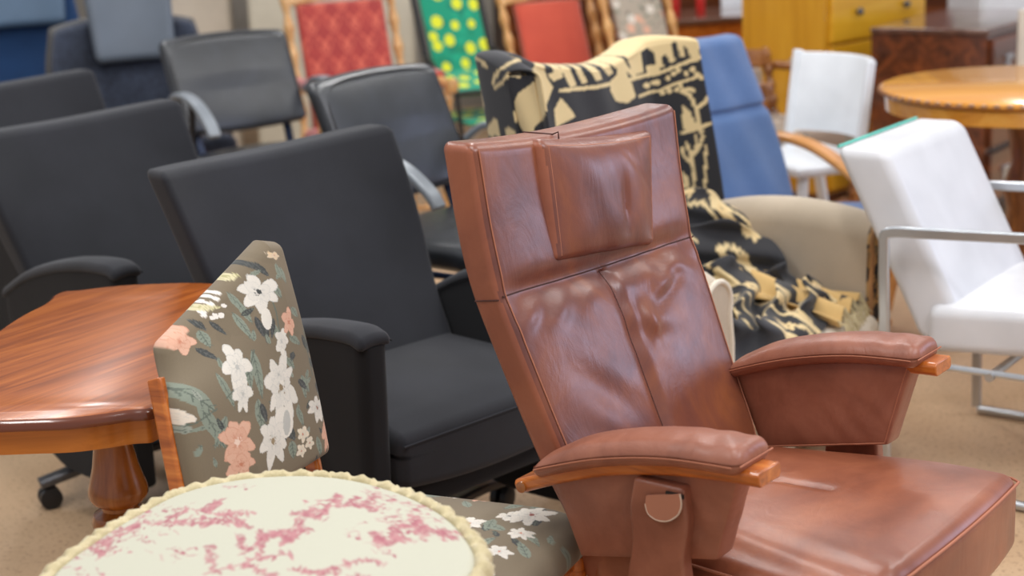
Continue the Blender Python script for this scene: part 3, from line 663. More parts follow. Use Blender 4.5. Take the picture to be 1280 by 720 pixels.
# ------------------------------------------------------------------ round stool with toile print
def stool():
    R = thing('footstool', 'round stool with cream and pink toile seat and braided fringe edge', 'stool', -.309, 1.772, 0)
    ang = [-180, -171, -150, -120, -90, -60, -18, 7, 31, 52, 76, 87, 107, 124, 143, 166, 180]
    rad = [q - .010 for q in [.252, .262, .272, .262, .262, .270, .276, .252, .241, .244, .260, .266, .271, .264, .243, .240, .252]]
    def rr(t): return interp(math.degrees((t + PI) % (2 * PI) - PI), ang, rad)
    n, rings = 340, []
    prof = [(0.001, .021)] + [(i / 110, .021 - .012 * (i / 110) ** 2.5) for i in range(1, 106)] + [(.985, .005), (1.0, -.006), (1.0, -.02), (.99, -.05), (.95, -.056), (.3, -.056), (.01, -.056)]
    m = MB()
    m.loft([[(k * rr(2 * PI * j / n) * math.cos(2 * PI * j / n), k * rr(2 * PI * j / n) * math.sin(2 * PI * j / n), .622 + h) for j in range(n)] for k, h in prof[::-1]])
    top = obj('seat_cushion', m, M['printed_satin'], R)
    CR, PK, PD = C(190, 188, 168), C(180, 122, 124), C(162, 90, 100)
    cv = Canvas(20, 570, 640, 980, 1.5, CR); r = random.Random(3)
    def branch(x, y, a, L, w, depth):
        pts = [(x, y)]; 
        for i in range(5): a += r.uniform(-.4, .4); x += math.cos(a) * L / 5 * 1.5; y += math.sin(a) * L / 5 * .75; pts.append((x, y))
        cv.stroke(pts, w, PK, .75)
        for p in pts[1:]:
            if depth > 0 and r.random() < .75: branch(p[0], p[1], a + r.choice([-1, 1]) * r.uniform(.4, 1.1), L * .6, w * .75, depth - 1)
            for _ in range(3 if depth < 2 else 1): cv.ell(p[0] + r.uniform(-6, 6), p[1] + r.uniform(-3, 3), r.uniform(2.5, 6), r.uniform(1, 2.6), r.choice([PK, PD]), r.uniform(-1, 1), r.uniform(.4, .8))
    def cluster(x, y, rx, ry, n):
        for _ in range(n // 4):
            t, k = r.uniform(0, 6.3), r.random() ** .55
            px, py = x + math.cos(t) * rx * k, y + math.sin(t) * ry * k; a = r.uniform(-1.2, 1.2); pts = [(px, py)]
            for _ in range(3): a += r.uniform(-.9, .9); px += math.cos(a) * r.uniform(3, 7); py += math.sin(a) * r.uniform(1.5, 3.5); pts.append((px, py))
            cv.stroke(pts, r.uniform(.7, 2.2), r.choice([PK, PD, PK]), r.uniform(.3, .65))
            if r.random() < .35: cv.leaf(px, py, px + r.uniform(-9, 9), py + r.uniform(-4, 4) + .1, r.uniform(2, 4), r.choice([PK, PD]))
    for cx, cy, rx, ry, nn in [(200, 632, 55, 10, 70), (175, 655, 60, 18, 150), (130, 685, 60, 20, 150), (225, 700, 25, 12, 40), (90, 712, 40, 12, 60), (285, 607, 28, 5, 26), (500, 640, 40, 24, 200), (480, 612, 26, 8, 50), (545, 668, 26, 7, 30), (440, 668, 18, 7, 24), (395, 636, 18, 7, 24), (270, 648, 26, 5, 24), (560, 655, 30, 6, 30), (465, 690, 20, 8, 24), (230, 775, 90, 40, 200), (430, 800, 80, 40, 180), (330, 880, 90, 40, 180)]:
        cluster(cx, cy, rx, ry, nn)
    for x, y, a, L in [(120, 700, -.7, 50), (180, 660, -.3, 50), (230, 640, .1, 40), (260, 720, -.7, 55), (300, 700, -.5, 40), (350, 690, -.9, 30), (400, 635, .4, 40), (360, 650, -.3, 30), (470, 690, -.5, 30), (520, 640, 1.2, 40), (360, 715, .1, 50), (430, 720, -.2, 40)]:
        branch(x, y, a, L, 1.8, 1)
    paint(top, cv, lambda x, y, z: (444.8 + 1048.2 * (x - .309) + 119 * (y + 1.765), 1367.2 - 46 * (x - .309) - 394 * (y + 1.765)) if z > .60 else np.array(CR, np.float32))
    # gathered fringe
    fr = MB(); rings = []; N = 420
    for j in range(N + 1):
        t = 2 * PI * j / N; g = math.sin(t * 46 + 1.3 * math.sin(t * 9)); g2 = math.sin(t * 71); R0 = rr(t)
        sec = [(-.006, .010), (.002, .015 + .002 * g), (.008 + .003 * g, .012 + .003 * g2), (.014 + .004 * g, .003 + .003 * g), (.013 + .005 * g2, -.010), (.007 + .003 * g, -.028 - .004 * g2), (.001, -.030), (0, -.01)]
        rings.append([((R0 + a) * math.cos(t), (R0 + a) * math.sin(t), .620 + b) for a, b in sec])
    fr.loft(rings, cap=False); obj('fringe', fr, M['fringe'], R, angle=80)
    obj('seat_frame', MB().lathe([(.235, .54), (.24, .545), (.24, .57), (.235, .575)], 0, 0), M['leg_wood'], R)
    for k in range(4):
        t = PI / 4 + PI / 2 * k
        obj('leg', MB().tube(spline([(.19 * math.cos(t), .19 * math.sin(t), .56), (.215 * math.cos(t), .215 * math.sin(t), .42), (.19 * math.cos(t), .19 * math.sin(t), .2), (.225 * math.cos(t), .225 * math.sin(t), .0)], 6), [.024 - .0008 * i for i in range(19)], 12), M['leg_wood'], R)
stool()

# ------------------------------------------------------------------ black leather side chairs
def leather_chair(x, y, phi, label, group):
    R = thing('office_side_chair', label, 'chair', x, y, phi, group)
    def back(a, b, c):
        z = .715 + c; q = a / .24
        return (a * (1 + .05 * (z - .7)), .015 + (z - .56) * .42 + b - .022 * (1 - q * q) * -1 * (1) + (-.012 * (1 - q ** 4) * (1 - (c / .155) ** 4) if b < 0 else 0), z + .012 * (1 - q * q) * (1 if c > 0 else -1.2))
    bk = obj('backrest', MB().rbox(.50, .06, .325, .028, (20, 2, 14), 5, back), M['black_leather'], R)
    # rounded corners outline welt
    pts = []
    for i in range(64):
        t = 2 * PI * i / 64; c, s = math.cos(t), math.sin(t)
        a = .232 * math.copysign(abs(c) ** .35, c); z = .152 * math.copysign(abs(s) ** .35, s)
        p = back(a, -.026, z); pts.append(p)
    obj('welt', MB().tube(pts, .004, 6, closed=True), M['black_welt'], bk)
    def seat(a, b, c): 
        q = a / .24; return (a, b - .20, .44 + c + (.012 * (1 - q * q) if c > 0 else 0) - .02 * sstep(-.1, -.24, b))
    obj('seat', MB().rbox(.48, .46, .075, .034, (14, 14, 2), 4, seat), M['black_leather'], R)
    for s in (-1, 1):
        obj('back_post', MB().tube(spline([(s * .17, -.02, .40), (s * .18, .03, .50), (s * .185, .07, .60), (s * .18, .10, .70)], 4), .011, 10, flat=(.03, .014), up=(0, 1, 0)), M['navy_metal'], R)
        arm = spline([(s * .27, .03, .66), (s * .275, -.03, .700), (s * .275, -.11, .705), (s * .275, -.20, .680), (s * .275, -.28, .625), (s * .275, -.31, .585)], 5)
        obj('armrest', MB().tube(arm, .02, flat=(.046, .022), up=(0, 0, 1)), M['arm_grey'], R, bevel=.003)
        obj('arm_support', MB().tube(spline([(s * .262, -.12, .69), (s * .262, -.10, .56), (s * .262, -.08, .44)], 4) + [(s * .262, -.08, .40)], .013, 8), M['black_plastic'], R)
        obj('leg', MB().tube([(s * .235, -.39, .41), (s * .25, -.42, .0)], .011, 10), M['navy_metal'], R)
        obj('leg', MB().tube([(s * .235, -.02, .41), (s * .25, .04, .0)], .011, 10), M['navy_metal'], R)
    obj('seat_rail', MB().tube([(-.25, -.39, .40), (.25, -.39, .40), (.25, -.02, .40), (-.25, -.02, .40)], .010, 8, closed=True), M['navy_metal'], R)
    return R
G2 = 'black leather side chairs behind the charcoal armchairs'
l0 = leather_chair(-.93, 5.78, 35, 'black leather side chair with grey armrest, in front of the red damask chair', G2)
dup(l0, -.25, 4.40, 52, 'black leather side chair just behind the charcoal armchair and brown recliner', G2)

# ------------------------------------------------------------------ wing chair with patterned throw
WX, WY, WP = .27, 3.76, 52
INK, SAND = C(38, 38, 42), C(222, 198, 148)
def wing_path(u):
    """plan path of the back's inner face, u in metres along the path from left wing front edge; returns (a, b, normal a, normal b)"""
    pts = [(-.375, .060), (-.372, .02), (-.366, -.03), (-.345, -.075), (-.30, -.095), (-.2, -.100), (0, -.104), (.2, -.100), (.30, -.092), (.345, -.065), (.366, -.02), (.372, .02), (.375, .035)]
    return pts
def wing_chair():
    R = thing('wing_armchair', 'beige upholstered wing armchair draped with a black and cream throw', 'armchair', WX, WY, WP)
    def back(a, b, c, off=0):
        z = .66 + c; q = a / .36
        zt = interp(a, [-.40, -.33, -.26, -.17, -.05, .1, .22, .32, .38], [.945, .985, .986, .953, .933, .921, .936, .962, .955])
        k = (z - .32) / .66; zz = .32 + k * (zt - .32)
        rec = -(1 / 6) * (zz - .36)
        fwd = .10 * max(0, (abs(q) - .78) / .22) ** 1.4
        bb = rec - .038 - b + fwd * (1.25 if q < 0 else .9)
        return (a * (.93 if a > 0 else 1), -bb, zz)
    obj('backrest', MB().rbox(.72, .07, .68, .03, (30, 2, 20), 4, back), M['beige'], R)
    def seat(a, b, c):
        q = a / .31; t = (.28 - b) / .56
        return (a, b - .26, .29 + c + (.018 * (1 - q ** 4) * (1 - (2 * t - 1) ** 4) if c > 0 else 0))
    obj('seat_cushion', MB().rbox(.62, .57, .12, .045, (16, 16, 3), 4, seat), M['cream_cloth'], R)
    obj('seat_base', MB().rbox(.68, .5, .17, .02, (4, 4, 2), 3, lambda a, b, c: (a, b - .22, .17 + c)), M['beige'], R)
    for s in (-1, 1):
        # rolled arm: section in (a,z) swept along b
        rings = []
        for i in range(15):
            t = i / 14; b = lerp(.0, .50 if s > 0 else .455, t); top = interp(t, [0, .3, .6, .9, 1], [.555, .590, .600, .585, .570]); f = 1 - .10 * sstep(.93, 1, t)
            sec = []
            for j in range(24):
                th = 2 * PI * j / 24; c, q = math.cos(th), math.sin(th)
                # upper roll bulging outwards, lower slab
                if q > -.25: aa = .345 + .058 * c * f; zz = top - .058 + .058 * q * f
                else:
                    kk = min(1, (-.25 - q) / .75); aa = .335 + (.045 if c > 0 else -.045); zz = lerp(top - .09, .10, kk ** .6)
                    if abs(c) < .3: aa = .335 + .15 * c
                sec.append((s * aa, -b, zz))
            rings.append(sec if s > 0 else sec[::-1])
        obj('arm', MB().loft(rings), M['beige'], R, angle=60)
        tr = [(s * (.345 + .052 * math.cos(t)), -.502, .512 + .052 * math.sin(t)) for t in [PI * (1.15 - 1.3 * i / 18) for i in range(19)]]
        tr = [(s * .292, -.502, .30), (s * .290, -.502, .42)] + tr + [(s * .380, -.502, .42), (s * .378, -.502, .30)]
        fc = MB().prism([(p[0], p[2]) for p in tr], lambda p, q: (p, -.500 if s > 0 else -.455, q), lambda p, q: (p, -.512 if s > 0 else -.467, q))
        fp = obj('arm_front', fc, M['beige'] if s < 0 else M['arm_print'], R)
        obj('arm_trim', MB().tube([(p[0], -.512 if s > 0 else -.467, p[2]) for p in tr], .006, 8), M['arm_trim'] if s > 0 else M['cream_cloth'], R)
    for sx in (-1, 1):
        for yy in (-.44, .0): obj('leg', MB().lathe([(.015, 0), (.02, .05), (.026, .1)], sx * .29, yy), M['turned_dark'], R)
    # throw over the back
    T = thing('throw_blanket', 'black and cream animal print throw over the wing armchair, bunched on its seat', 'blanket', WX, WY, WP)
    cv = Canvas(590, 20, 900, 480, 2.0, INK); P = cv.poly; S = SAND
    # upper band: elephant, antelopes, giraffe like figures standing on a ground line
    P([(728, 92), (748, 62), (780, 40), (800, 32), (825, 22), (850, 16), (880, 20), (884, 56), (890, 72), (884, 84), (878, 72), (876, 88), (868, 90), (862, 74), (856, 70), (858, 82), (850, 84), (846, 66), (838, 66), (836, 74), (842, 88), (834, 92), (826, 80), (818, 84), (822, 96), (810, 98), (806, 82), (800, 74), (794, 80), (798, 104), (786, 108), (776, 86), (770, 86), (774, 108), (762, 100), (752, 92)], S)
    cv.stroke([(696, 128), (730, 124), (765, 118), (800, 108), (840, 96), (892, 78)], 4.5, S)
    cv.stroke([(750, 76), (764, 82), (776, 100), (786, 108)], 6, S); P([(800, 96), (812, 92), (816, 104), (802, 106)], S)
    P([(690, 80), (704, 76), (718, 78), (724, 86), (718, 92), (722, 106), (728, 118), (722, 120), (712, 98), (706, 92), (700, 92)], S)
    P([(728, 76), (742, 78), (752, 90), (760, 106), (754, 110), (744, 98), (736, 90)], S); P([(700, 92), (708, 102), (716, 122), (708, 124), (698, 104)], S)
    P([(728, 90), (736, 96), (744, 114), (736, 116), (728, 102)], S); P([(684, 92), (694, 96), (700, 108), (692, 112)], S)
    P([(760, 80), (772, 72), (774, 80), (768, 86), (776, 104), (784, 132), (776, 140), (764, 136), (756, 122), (764, 108), (766, 92)], S)
    P([(756, 116), (770, 104), (782, 116), (788, 134), (778, 142), (764, 140), (756, 128)], S)
    P([(698, 136), (708, 148), (714, 158), (704, 164), (694, 170), (692, 150)], S)
    # flowering branch and tree
    cv.stroke([(792, 134), (812, 126), (836, 118), (858, 112), (878, 106)], 3.5, S)
    for x, y in [(802, 120), (810, 116), (818, 128), (828, 110), (838, 104), (846, 100), (848, 118), (858, 104), (868, 98), (874, 104), (880, 108), (842, 124), (830, 126)]: cv.ell(x, y, 4, 3.4, S)
    cv.stroke([(848, 124), (862, 130), (872, 148), (878, 176)], 6, S); cv.stroke([(872, 146), (884, 138), (890, 130)], 5, S); cv.stroke([(850, 126), (860, 122), (868, 124)], 5, S)
    P([(850, 142), (862, 150), (872, 168), (868, 176), (856, 176), (850, 168)], S)
    cv.stroke([(848, 178), (868, 172), (892, 164)], 4.5, S)
    cv.stroke([(868, 262), (868, 226), (864, 204), (856, 190)], 5, S); cv.stroke([(864, 206), (874, 196), (880, 180)], 4.5, S); cv.stroke([(866, 216), (852, 206), (850, 196)], 4, S)
    cv.stroke([(868, 200), (872, 188), (870, 180)], 3.5, S); cv.stroke([(884, 190), (884, 262), (862, 268), (850, 258)], 4, S); P([(850, 226), (858, 232), (860, 246), (850, 248)], S)
    # bird on the left wing
    P([(668, 84), (676, 80), (682, 88), (680, 104), (684, 114), (690, 124), (686, 138), (680, 148), (670, 158), (668, 172), (660, 170), (652, 160), (646, 146), (645, 128), (650, 116), (660, 108), (668, 102), (670, 94)], S)
    P([(604, 104), (612, 92), (626, 84), (640, 74), (654, 72), (640, 80), (624, 90), (614, 100), (606, 110)], S); cv.stroke([(606, 112), (622, 106), (640, 92), (650, 96)], 4, S)
    P([(626, 162), (640, 160), (650, 170), (656, 180), (626, 180)], S); P([(684, 110), (696, 104), (700, 112), (690, 118)], S); P([(660, 68), (668, 72), (672, 82), (664, 78)], S)
    for x in range(610, 890, 46): P([(x, 300), (x + 14, 290), (x + 20, 310), (x + 12, 330), (x + 16, 350), (x + 4, 352)], S)
    cv.stroke([(590, 270), (740, 250), (850, 268)], 5, S); cv.stroke([(590, 360), (740, 350), (900, 340)], 5, S)
    m = MB(); nU, nV = 250, 300
    # sheet: v runs from low at the front, over the crest, down the rear
    verts = []; fr = []
    Zf = [.40 + .58 * i / 199 for i in range(200)]
    def surf(a, s):
        """s in [0,1]: 0..0.72 front going up, .72..0.8 over the top, rest down behind"""
        sag = .004 * math.sin(a * 21 + 1) + .003 * math.sin(a * 47 + s * 9)
        if s < .72: c = lerp(-.22, .34, s / .72); p = back(a, -.036, c - .008); d = (0, -.008 - sag * .8, 0); 
        elif s < .80:
            t = (s - .72) / .08 * PI; p0 = back(a, 0, .34); p = p0; d = (0, -.044 * math.cos(t), .004 + .012 * math.sin(t) - .010)
        else: c = lerp(.33, -.15, (s - .80) / .2); p = back(a, .036, c); d = (0, .008 + sag, 0)
        return (p[0] * 1.01, p[1] + d[1], p[2] + d[2])
    us = [-.372 + .744 * i / nU for i in range(nU + 1)]
    for j in range(nV + 1):
        for a in us: verts.append(surf(a, j / nV))
    for j in range(nV):
        for i in range(nU):
            q = j * (nU + 1) + i; fr.append((q, q + 1, q + nU + 2, q + nU + 1))
    m.add(verts, fr)
    # left and right flaps turning round the wings
    th = obj('draped_cloth', m, M['painted'], T)
    so = th.modifiers.new('sol', 'SOLIDIFY'); so.thickness = .004; so.offset = 0
    def pat(x, y, z):
        return (806.6 + 281.7 * x - 85.7 * z + 790 * max(0, x - .28), 565 - 68.6 * x - 491 * z) if x > -.335 else (678.5 + 457.7 * -y - 26.9 * z, 652.5 + 30 * -y - 571.2 * z)
    paint(th, cv, pat)
    side = MB(); vs = []; fs = []; nA, nB = 60, 160     # left outer side of the wing
    for j in range(nB + 1):
        for i in range(nA + 1):
            z_ = j / nB; c = lerp(-.20, .325, z_); b = lerp(.036, -.046, i / nA); p = back(-.36, b, c)
            vs.append((p[0] - .012 - .004 * math.sin(c * 20 + i * .1), p[1], p[2]))
    for j in range(nB):
        for i in range(nA): q = j * (nA + 1) + i; fs.append((q, q + 1, q + nA + 2, q + nA + 1))
    side.add(vs, fs); sd = obj('side_fold', side, M['painted'], T); so = sd.modifiers.new('sol', 'SOLIDIFY'); so.thickness = .003
    paint(sd, cv, lambda x, y, z: (678.5 + 457.7 * -y - 26.9 * z, 652.5 + 30 * -y - 571.2 * z))
    # bunched part on the seat: a folded strip laid in loops, as a height field with deep folds
    r = random.Random(11)
    cv2 = Canvas(0, 0, 1, 1, 500, INK)
    for i in range(95):
        x, y = r.random(), r.random(); a = r.uniform(0, 3.1)
        if i % 3 == 0: cv2.leaf(x, y, x + .13 * math.cos(a), y + .13 * math.sin(a), .05, SAND)
        elif i % 3 == 1: cv2.stroke([(x, y), (x + .07 * math.cos(a), y + .07 * math.sin(a)), (x + .11 * math.cos(a + .8), y + .11 * math.sin(a + .8))], .018, SAND)
        else: cv2.flower(x, y, .035, .03, SAND, C(206, 170, 110), INK, 5, r.random(), r)
    hp = MB(); nA, nB = 170, 170; vs = []; fs = []
    folds = [(-.25, .08, .5, .05, .035), (-.1, .2, -.3, .06, .03), (.05, .12, .9, .05, .04), (-.2, .3, .2, .05, .045), (.0, .32, -.6, .05, .05), (.12, .28, .3, .045, .04), (-.1, .05, 1.2, .06, .03), (.18, .15, -.2, .05, .03), (.2, .36, .6, .04, .03)]
    def hgt(a, b):
        e = 1.0
        # footprint: an irregular blob from the back right corner towards the seat front
        d = ((a - .0) / .33) ** 2 + ((b - .19) / .33) ** 2; e = sstep(1.12, .72, d + .12 * math.sin(5 * math.atan2(b - .2, a)))
        h = .03 + .13 * sstep(.42, .05, b) * sstep(-.12, .26, a) + .06 * sstep(.40, .0, b)
        wv = .5 + .5 * math.sin(a * 34 + 6 * math.sin(b * 13 + 1) + b * 18); wv2 = .5 + .5 * math.sin(b * 46 + 4 * math.sin(a * 15) - a * 12)
        h += .045 * wv ** 1.5 + .03 * wv2 ** 1.5
        return e, h
    for j in range(nB + 1):
        for i in range(nA + 1):
            a = lerp(-.31, .31, i / nA); b = lerp(-.03, .50, j / nB); e, h = hgt(a, b)
            z = .352 + (h * e if e > .02 else -.03)
            vs.append((a + .012 * math.sin(z * 90 + b * 20), -b + .010 * math.sin(z * 80 + a * 18), z))
    for j in range(nB):
        for i in range(nA): q = j * (nA + 1) + i; fs.append((q, q + 1, q + nA + 2, q + nA + 1))
    hp.add(vs, fs); bh = obj('bunched_cloth', hp, M['painted'], T)
    paint(bh, cv2, lambda x, y, z: (((x + .31) / .62 + (z - .35) * .9) % 1, (-y / .55 + .06 + (z - .35) * .8) % 1))
    # golden end of the throw with fringe at the seat front right
    g = MB(); vs = []; fs = []
    for j in range(61):
        for i in range(41):
            u, v = i / 40, j / 60; a = lerp(.06, .26, u) + .02 * v; b = lerp(.26, .53, v) - .04 * u
            z = .378 + .035 * (1 - v) + .018 * math.sin(u * 17 + v * 3) * (.5 + v * .5) + .04 * (1 - v) * math.sin(u * PI)
            vs.append((a, -b, z))
    for j in range(60):
        for i in range(40): q = j * 41 + i; fs.append((q, q + 1, q + 42, q + 41))
    g.add(vs, fs); go = obj('golden_end', g, M['painted'], T)
    cv3 = Canvas(0, 0, 1, 1, 300, C(206, 170, 108))
    for i in range(22): x, y = r.random(), r.random(); cv3.leaf(x, y, x + r.uniform(-.2, .2), y + r.uniform(.05, .2), .05, r.choice([C(150, 104, 52), C(232, 206, 150), INK]))
    paint(go, cv3, lambda x, y, z: ((x - .06) / .22, (-y - .22) / .32))
    so = go.modifiers.new('sol', 'SOLIDIFY'); so.thickness = .004
    fr = MB()
    for i in range(34):
        u = i / 33; a = lerp(.08, .28, u); b = .53 - .04 * u
        fr.tube([(a, -b, .380 + .018 * math.sin(u * 17 + 3)), (a + r.uniform(-.006, .006), -b - .015, .372), (a + r.uniform(-.01, .01), -b - .028, .352 - r.uniform(0, .02))], .0016, 5)
    obj('tassels', fr, M['fringe'], go)
def arm_print():
    m, nt, b = mat('arm_front_print'); v = coords(nt); n = noise(nt, v, 26, 3, .6)
    r = ramp(nt, [(.40, C(44, 40, 40)), (.5, C(176, 140, 88)), (.62, C(70, 84, 80))]); r.color_ramp.interpolation = 'CONSTANT'
    nt.links.new(n, r.inputs[0]); nt.links.new(r.outputs[0], b.inputs['Base Color']); b.inputs['Roughness'].default_value = .9; return m
M['arm_print'] = arm_print(); M['arm_trim'] = plain('braided_trim', C(152, 112, 72), .8, 0, 0, .3, 200, .5)
wing_chair()

# ------------------------------------------------------------------ white lounge chair
def white_lounge():
    R = thing('lounge_chair', 'white upholstered cantilever lounge chair with steel tube arms', 'armchair', 1.1, 3.6, 53)
    def back(a, b, c):
        z = .56 + c; q = a / .25
        bb = -.5 * (z - .42) - b + (.006 * (1 - q ** 4) if b < 0 else 0)
        return (a, -bb, z)
    bk = obj('backrest', MB().rbox(.50, .125, .43, .026, (10, 3, 12), 4, lambda a, b, c: (lambda p: (p[0] * .95 + .01, p[1] + .038, p[2] - .008))(back(a, b, c))), M['white_vinyl'], R)
    obj('edge_piping', MB().tube([(lambda p: (p[0] * .95 + .01, p[1] + .038, p[2] - .008))(back(-.235 + .47 * i / 12, .0545, .2145)) for i in range(13)], .004, 6), M['teal'], bk, label='teal edge at the top of the backrest')
    def seat(a, b, c):
        return (a, b - .27 + .0, .392 + c - .07 * (b - .03) + (.01 if c > 0 else 0) * (1 - (a / .25) ** 4))
    obj('seat', MB().rbox(.50, .62, .105, .026, (10, 12, 3), 4, seat), M['white_vinyl'], R)
    for s in (-1, 1):
        pth = [(s * .285, .115, .02), (s * .285, .120, .3), (s * .285, .125, .50)] + spline([(s * .285, .125, .56), (s * .285, .122, .592), (s * .285, .09, .600), (s * .285, .05, .601)], 4) + [(s * .285, -.20, .612), (s * .285, -.44, .622)] + spline([(s * .285, -.46, .622), (s * .285, -.49, .615), (s * .285, -.50, .59)], 4) + [(s * .285, -.50, .03)]
        obj('side_frame', MB().tube(pth, .011, 10, flat=(.024, .014), up=(1, 0, 0)), M['steel'], R, bevel=.002)
        obj('floor_runner', MB().tube([(s * .285, .11, .014), (s * .285, -.50, .014)], .011, 10), M['steel'], R)
    for yy in (-.12, -.42): obj('cross_bar', MB().tube([(-.285, yy, .295), (.285, yy, .295)], .010, 8), M['steel'], R)
    for s in (-1, 1): obj('seat_bracket', MB().tube([(s * .27, -.50, .30), (s * .27, .11, .30)], .008, 8), M['steel'], R)
white_lounge()

# ------------------------------------------------------------------ blue lounge chair
def blue_lounge(x, y, phi):
    R = thing('lounge_chair', 'blue cushioned lounge chair with bentwood arms behind the wing armchair', 'armchair', x, y, phi)
    def back(a, b, c):
        z = .68 + c; q = a / .26
        groove = -.018 * gauss(z - .73, .012) if b < 0 else 0
        z = .36 + (z - .38) * .88; return (a * interp(z, [.36, .64, .91], [1.05, .98, .80]), (z - .38) * .33 + b - (.014 * (1 - q ** 4) if b < 0 else 0) - groove + .004 * math.sin(a * 40 + z * 14), z)
    obj('back_cushion', MB().rbox(.50, .07, .60, .030, (20, 3, 40), 4, back), M['blue'], R)
    obj('seat_cushion', MB().rbox(.50, .52, .08, .035, (12, 12, 3), 4, lambda a, b, c: (a, b - .27, .36 + c - b * .14 + .0)), M['blue'], R)
    for s in (-1, 1):
        arm = spline([(s * .305, .23, .02), (s * .305, .28, .22), (s * .305, .27, .40), (s * .305, .21, .505), (s * .305, .10, .555), (s * .305, -.05, .54), (s * .305, -.20, .47), (s * .305, -.31, .38), (s * .305, -.36, .24), (s * .305, -.33, .05)], 8)
        obj('bent_arm', MB().tube(arm, .02, flat=(.055, .022), up=(1, 0, 0)) if False else MB().tube(arm, .02, flat=(.024, .058), up=(1, 0, 0)), M['bent_wood'], R, bevel=.003)
        obj('runner', MB().tube([(s * .305, .24, .012), (s * .305, -.34, .012)], .014, 8, flat=(.05, .022), up=(0, 0, 1)), M['bent_wood'], R)
    for yy, z in ((-.42, .28), (.05, .30)): obj('cross_rail', MB().tube([(-.30, yy, z), (.30, yy, z)], .014, 8, flat=(.05, .022), up=(0, 0, 1)), M['bent_wood'], R)
blue_lounge(.69, 4.76, 42)

# ------------------------------------------------------------------ antique chairs with turned posts
def turned(pts, r, n=14, beads=4):
    """a turned spindle between two points"""
    a, b = Vector(pts[0]), Vector(pts[1]); L = (b - a).length; prof = []
    N = 48
    for i in range(N + 1):
        t = i / N; ph = t * beads; k = .62 + .38 * abs(math.sin(PI * ph)) ** .6 + .25 * gauss((ph % 1) - .5, .10); prof.append((r * k, t * L))
    Mx = Matrix.Translation(a) @ (b - a).to_track_quat('Z', 'Y').to_matrix().to_4x4()
    return MB().lathe(prof, 0, 0, 0, n, Mx)
def post_chair(name, label, cat, x, y, phi, W, zb, zt, rec, pad_mat, wood_m, top_rail, arms=False, cv=None, seatmat=None, zs=.42, group=None, pw=None):
    R = thing(name, label, cat, x, y, phi, group)
    def at(a, z, off=0): return (a, (z - zs) * rec + off, z)
    pw = pw or (W - .10)
    pd = obj('back_pad', MB().rbox(pw, .04, zt - zb, .014, (8 if not cv else 120, 2, 8 if not cv else 160), 3, lambda a, b, c: at(a, (zb + zt) / 2 + c, b - (.012 * (1 - (a / pw * 2) ** 4) if b < 0 else 0))), pad_mat, R)
    if cv: paint(pd, cv, lambda a, b, c: (a + pw / 2, c - zb))
    for s in (-1, 1):
        obj('back_post', turned((at(s * W / 2, zs - .06), at(s * W / 2, zt + .07)), .019, 14, 6), wood_m, R)
        obj('leg', turned(((s * W / 2, -.40, zs - .06), (s * W / 2, -.42, 0)), .02, 12, 3), wood_m, R)
        obj('leg', turned((at(s * W / 2, zs - .06), (s * W / 2, .06, 0)), .02, 12, 3), wood_m, R)
        if arms:
            z = zs + .22
            obj('arm', MB().tube([at(s * (W / 2 + .02), z), (s * (W / 2 + .04), -.20, z + .005), (s * (W / 2 + .04), -.40, z - .01)], .018, 10), wood_m, R)
            ap_ = obj('arm_pad', MB().rbox(.05, .24, .035, .015, (12, 40, 1), 3, lambda a, b, c: (a + s * (W / 2 + .04), b - .17, z + .018 + c)), seatmat or pad_mat, R)
            if cv: paint(ap_, cv, lambda a, b, c: (abs(a) % .3, -b))
            obj('arm_knob', MB().lathe([(.004, -.03), (.020, -.024), (.027, 0), (.020, .024), (.004, .03)], s * (W / 2 + .04), -.425, z - .01, 14), wood_m, R)
            obj('arm_spindle', turned(((s * (W / 2 + .04), -.37, z - .015), (s * (W / 2 + .03), -.37, zs - .02)), .017, 12, 2), wood_m, R)
    obj('top_rail', MB().rbox(W, .035, .07, .01, (6, 1, 2), 2, lambda a, b, c: at(a, zt + .04 + c + .01 * math.cos(a * 14), b)), wood_m, R)
    nl = MB()
    if top_rail:
        for i in range(26): p = at(-pw / 2 + pw * i / 25, zt - .003, -.026); nl.lathe([(.001, -.003), (.004, -.001), (.004, .002)], *p, 6)
        obj('nail_row', nl, M['nails'], pd)
    obj('bottom_rail', MB().rbox(W, .03, .04, .008, (4, 1, 1), 2, lambda a, b, c: at(a, zb - .03 + c, b)), wood_m, R)
    sp = obj('seat', MB().rbox(W + .02, .44, .09, .03, (80 if cv else 8, 80 if cv else 8, 2), 3, lambda a, b, c: (a, b - .20, zs - .01 + c)), seatmat or pad_mat, R)
    if cv: paint(sp, cv, lambda a, b, c: (a + W / 2, -b))
    for yy in (-.41, .03): obj('stretcher', turned(((-W / 2, yy, .14), (W / 2, yy, .14)), .013, 10, 4), wood_m, R)
    return R
M['turned_light'] = wood('turned_light_oak', C(170, 116, 60), C(206, 156, 96), C(228, 186, 130), .35, .3, 'Z', 1)
cvr = Canvas(0, 0, .6, .6, 900, C(160, 34, 26)); _r = random.Random(2)
for _i in range(60): cvr.ell(_r.uniform(0, .6), _r.uniform(0, .6), _r.uniform(.02, .06), _r.uniform(.01, .04), C(178, 50, 36), _r.uniform(0, 3), .35)
for _j in range(7):
    for _i in range(5):
        cx, cy = .093 * _i + (.0465 if _j % 2 else 0), .085 * _j
        for sg in (-1, 1):
            cvr.stroke([(cx + sg * (.004 + .0035 * k * math.cos(k * .62)), cy + .006 * k * math.sin(k * .62 + .5)) for k in range(11)], [.009 - .0005 * k for k in range(11)], C(206, 92, 68), .8)
            cvr.leaf(cx + sg * .006, cy + .01, cx + sg * .034, cy + .040, .013, C(198, 80, 58))
        cvr.leaf(cx, cy - .030, cx, cy + .018, .014, C(206, 92, 68))
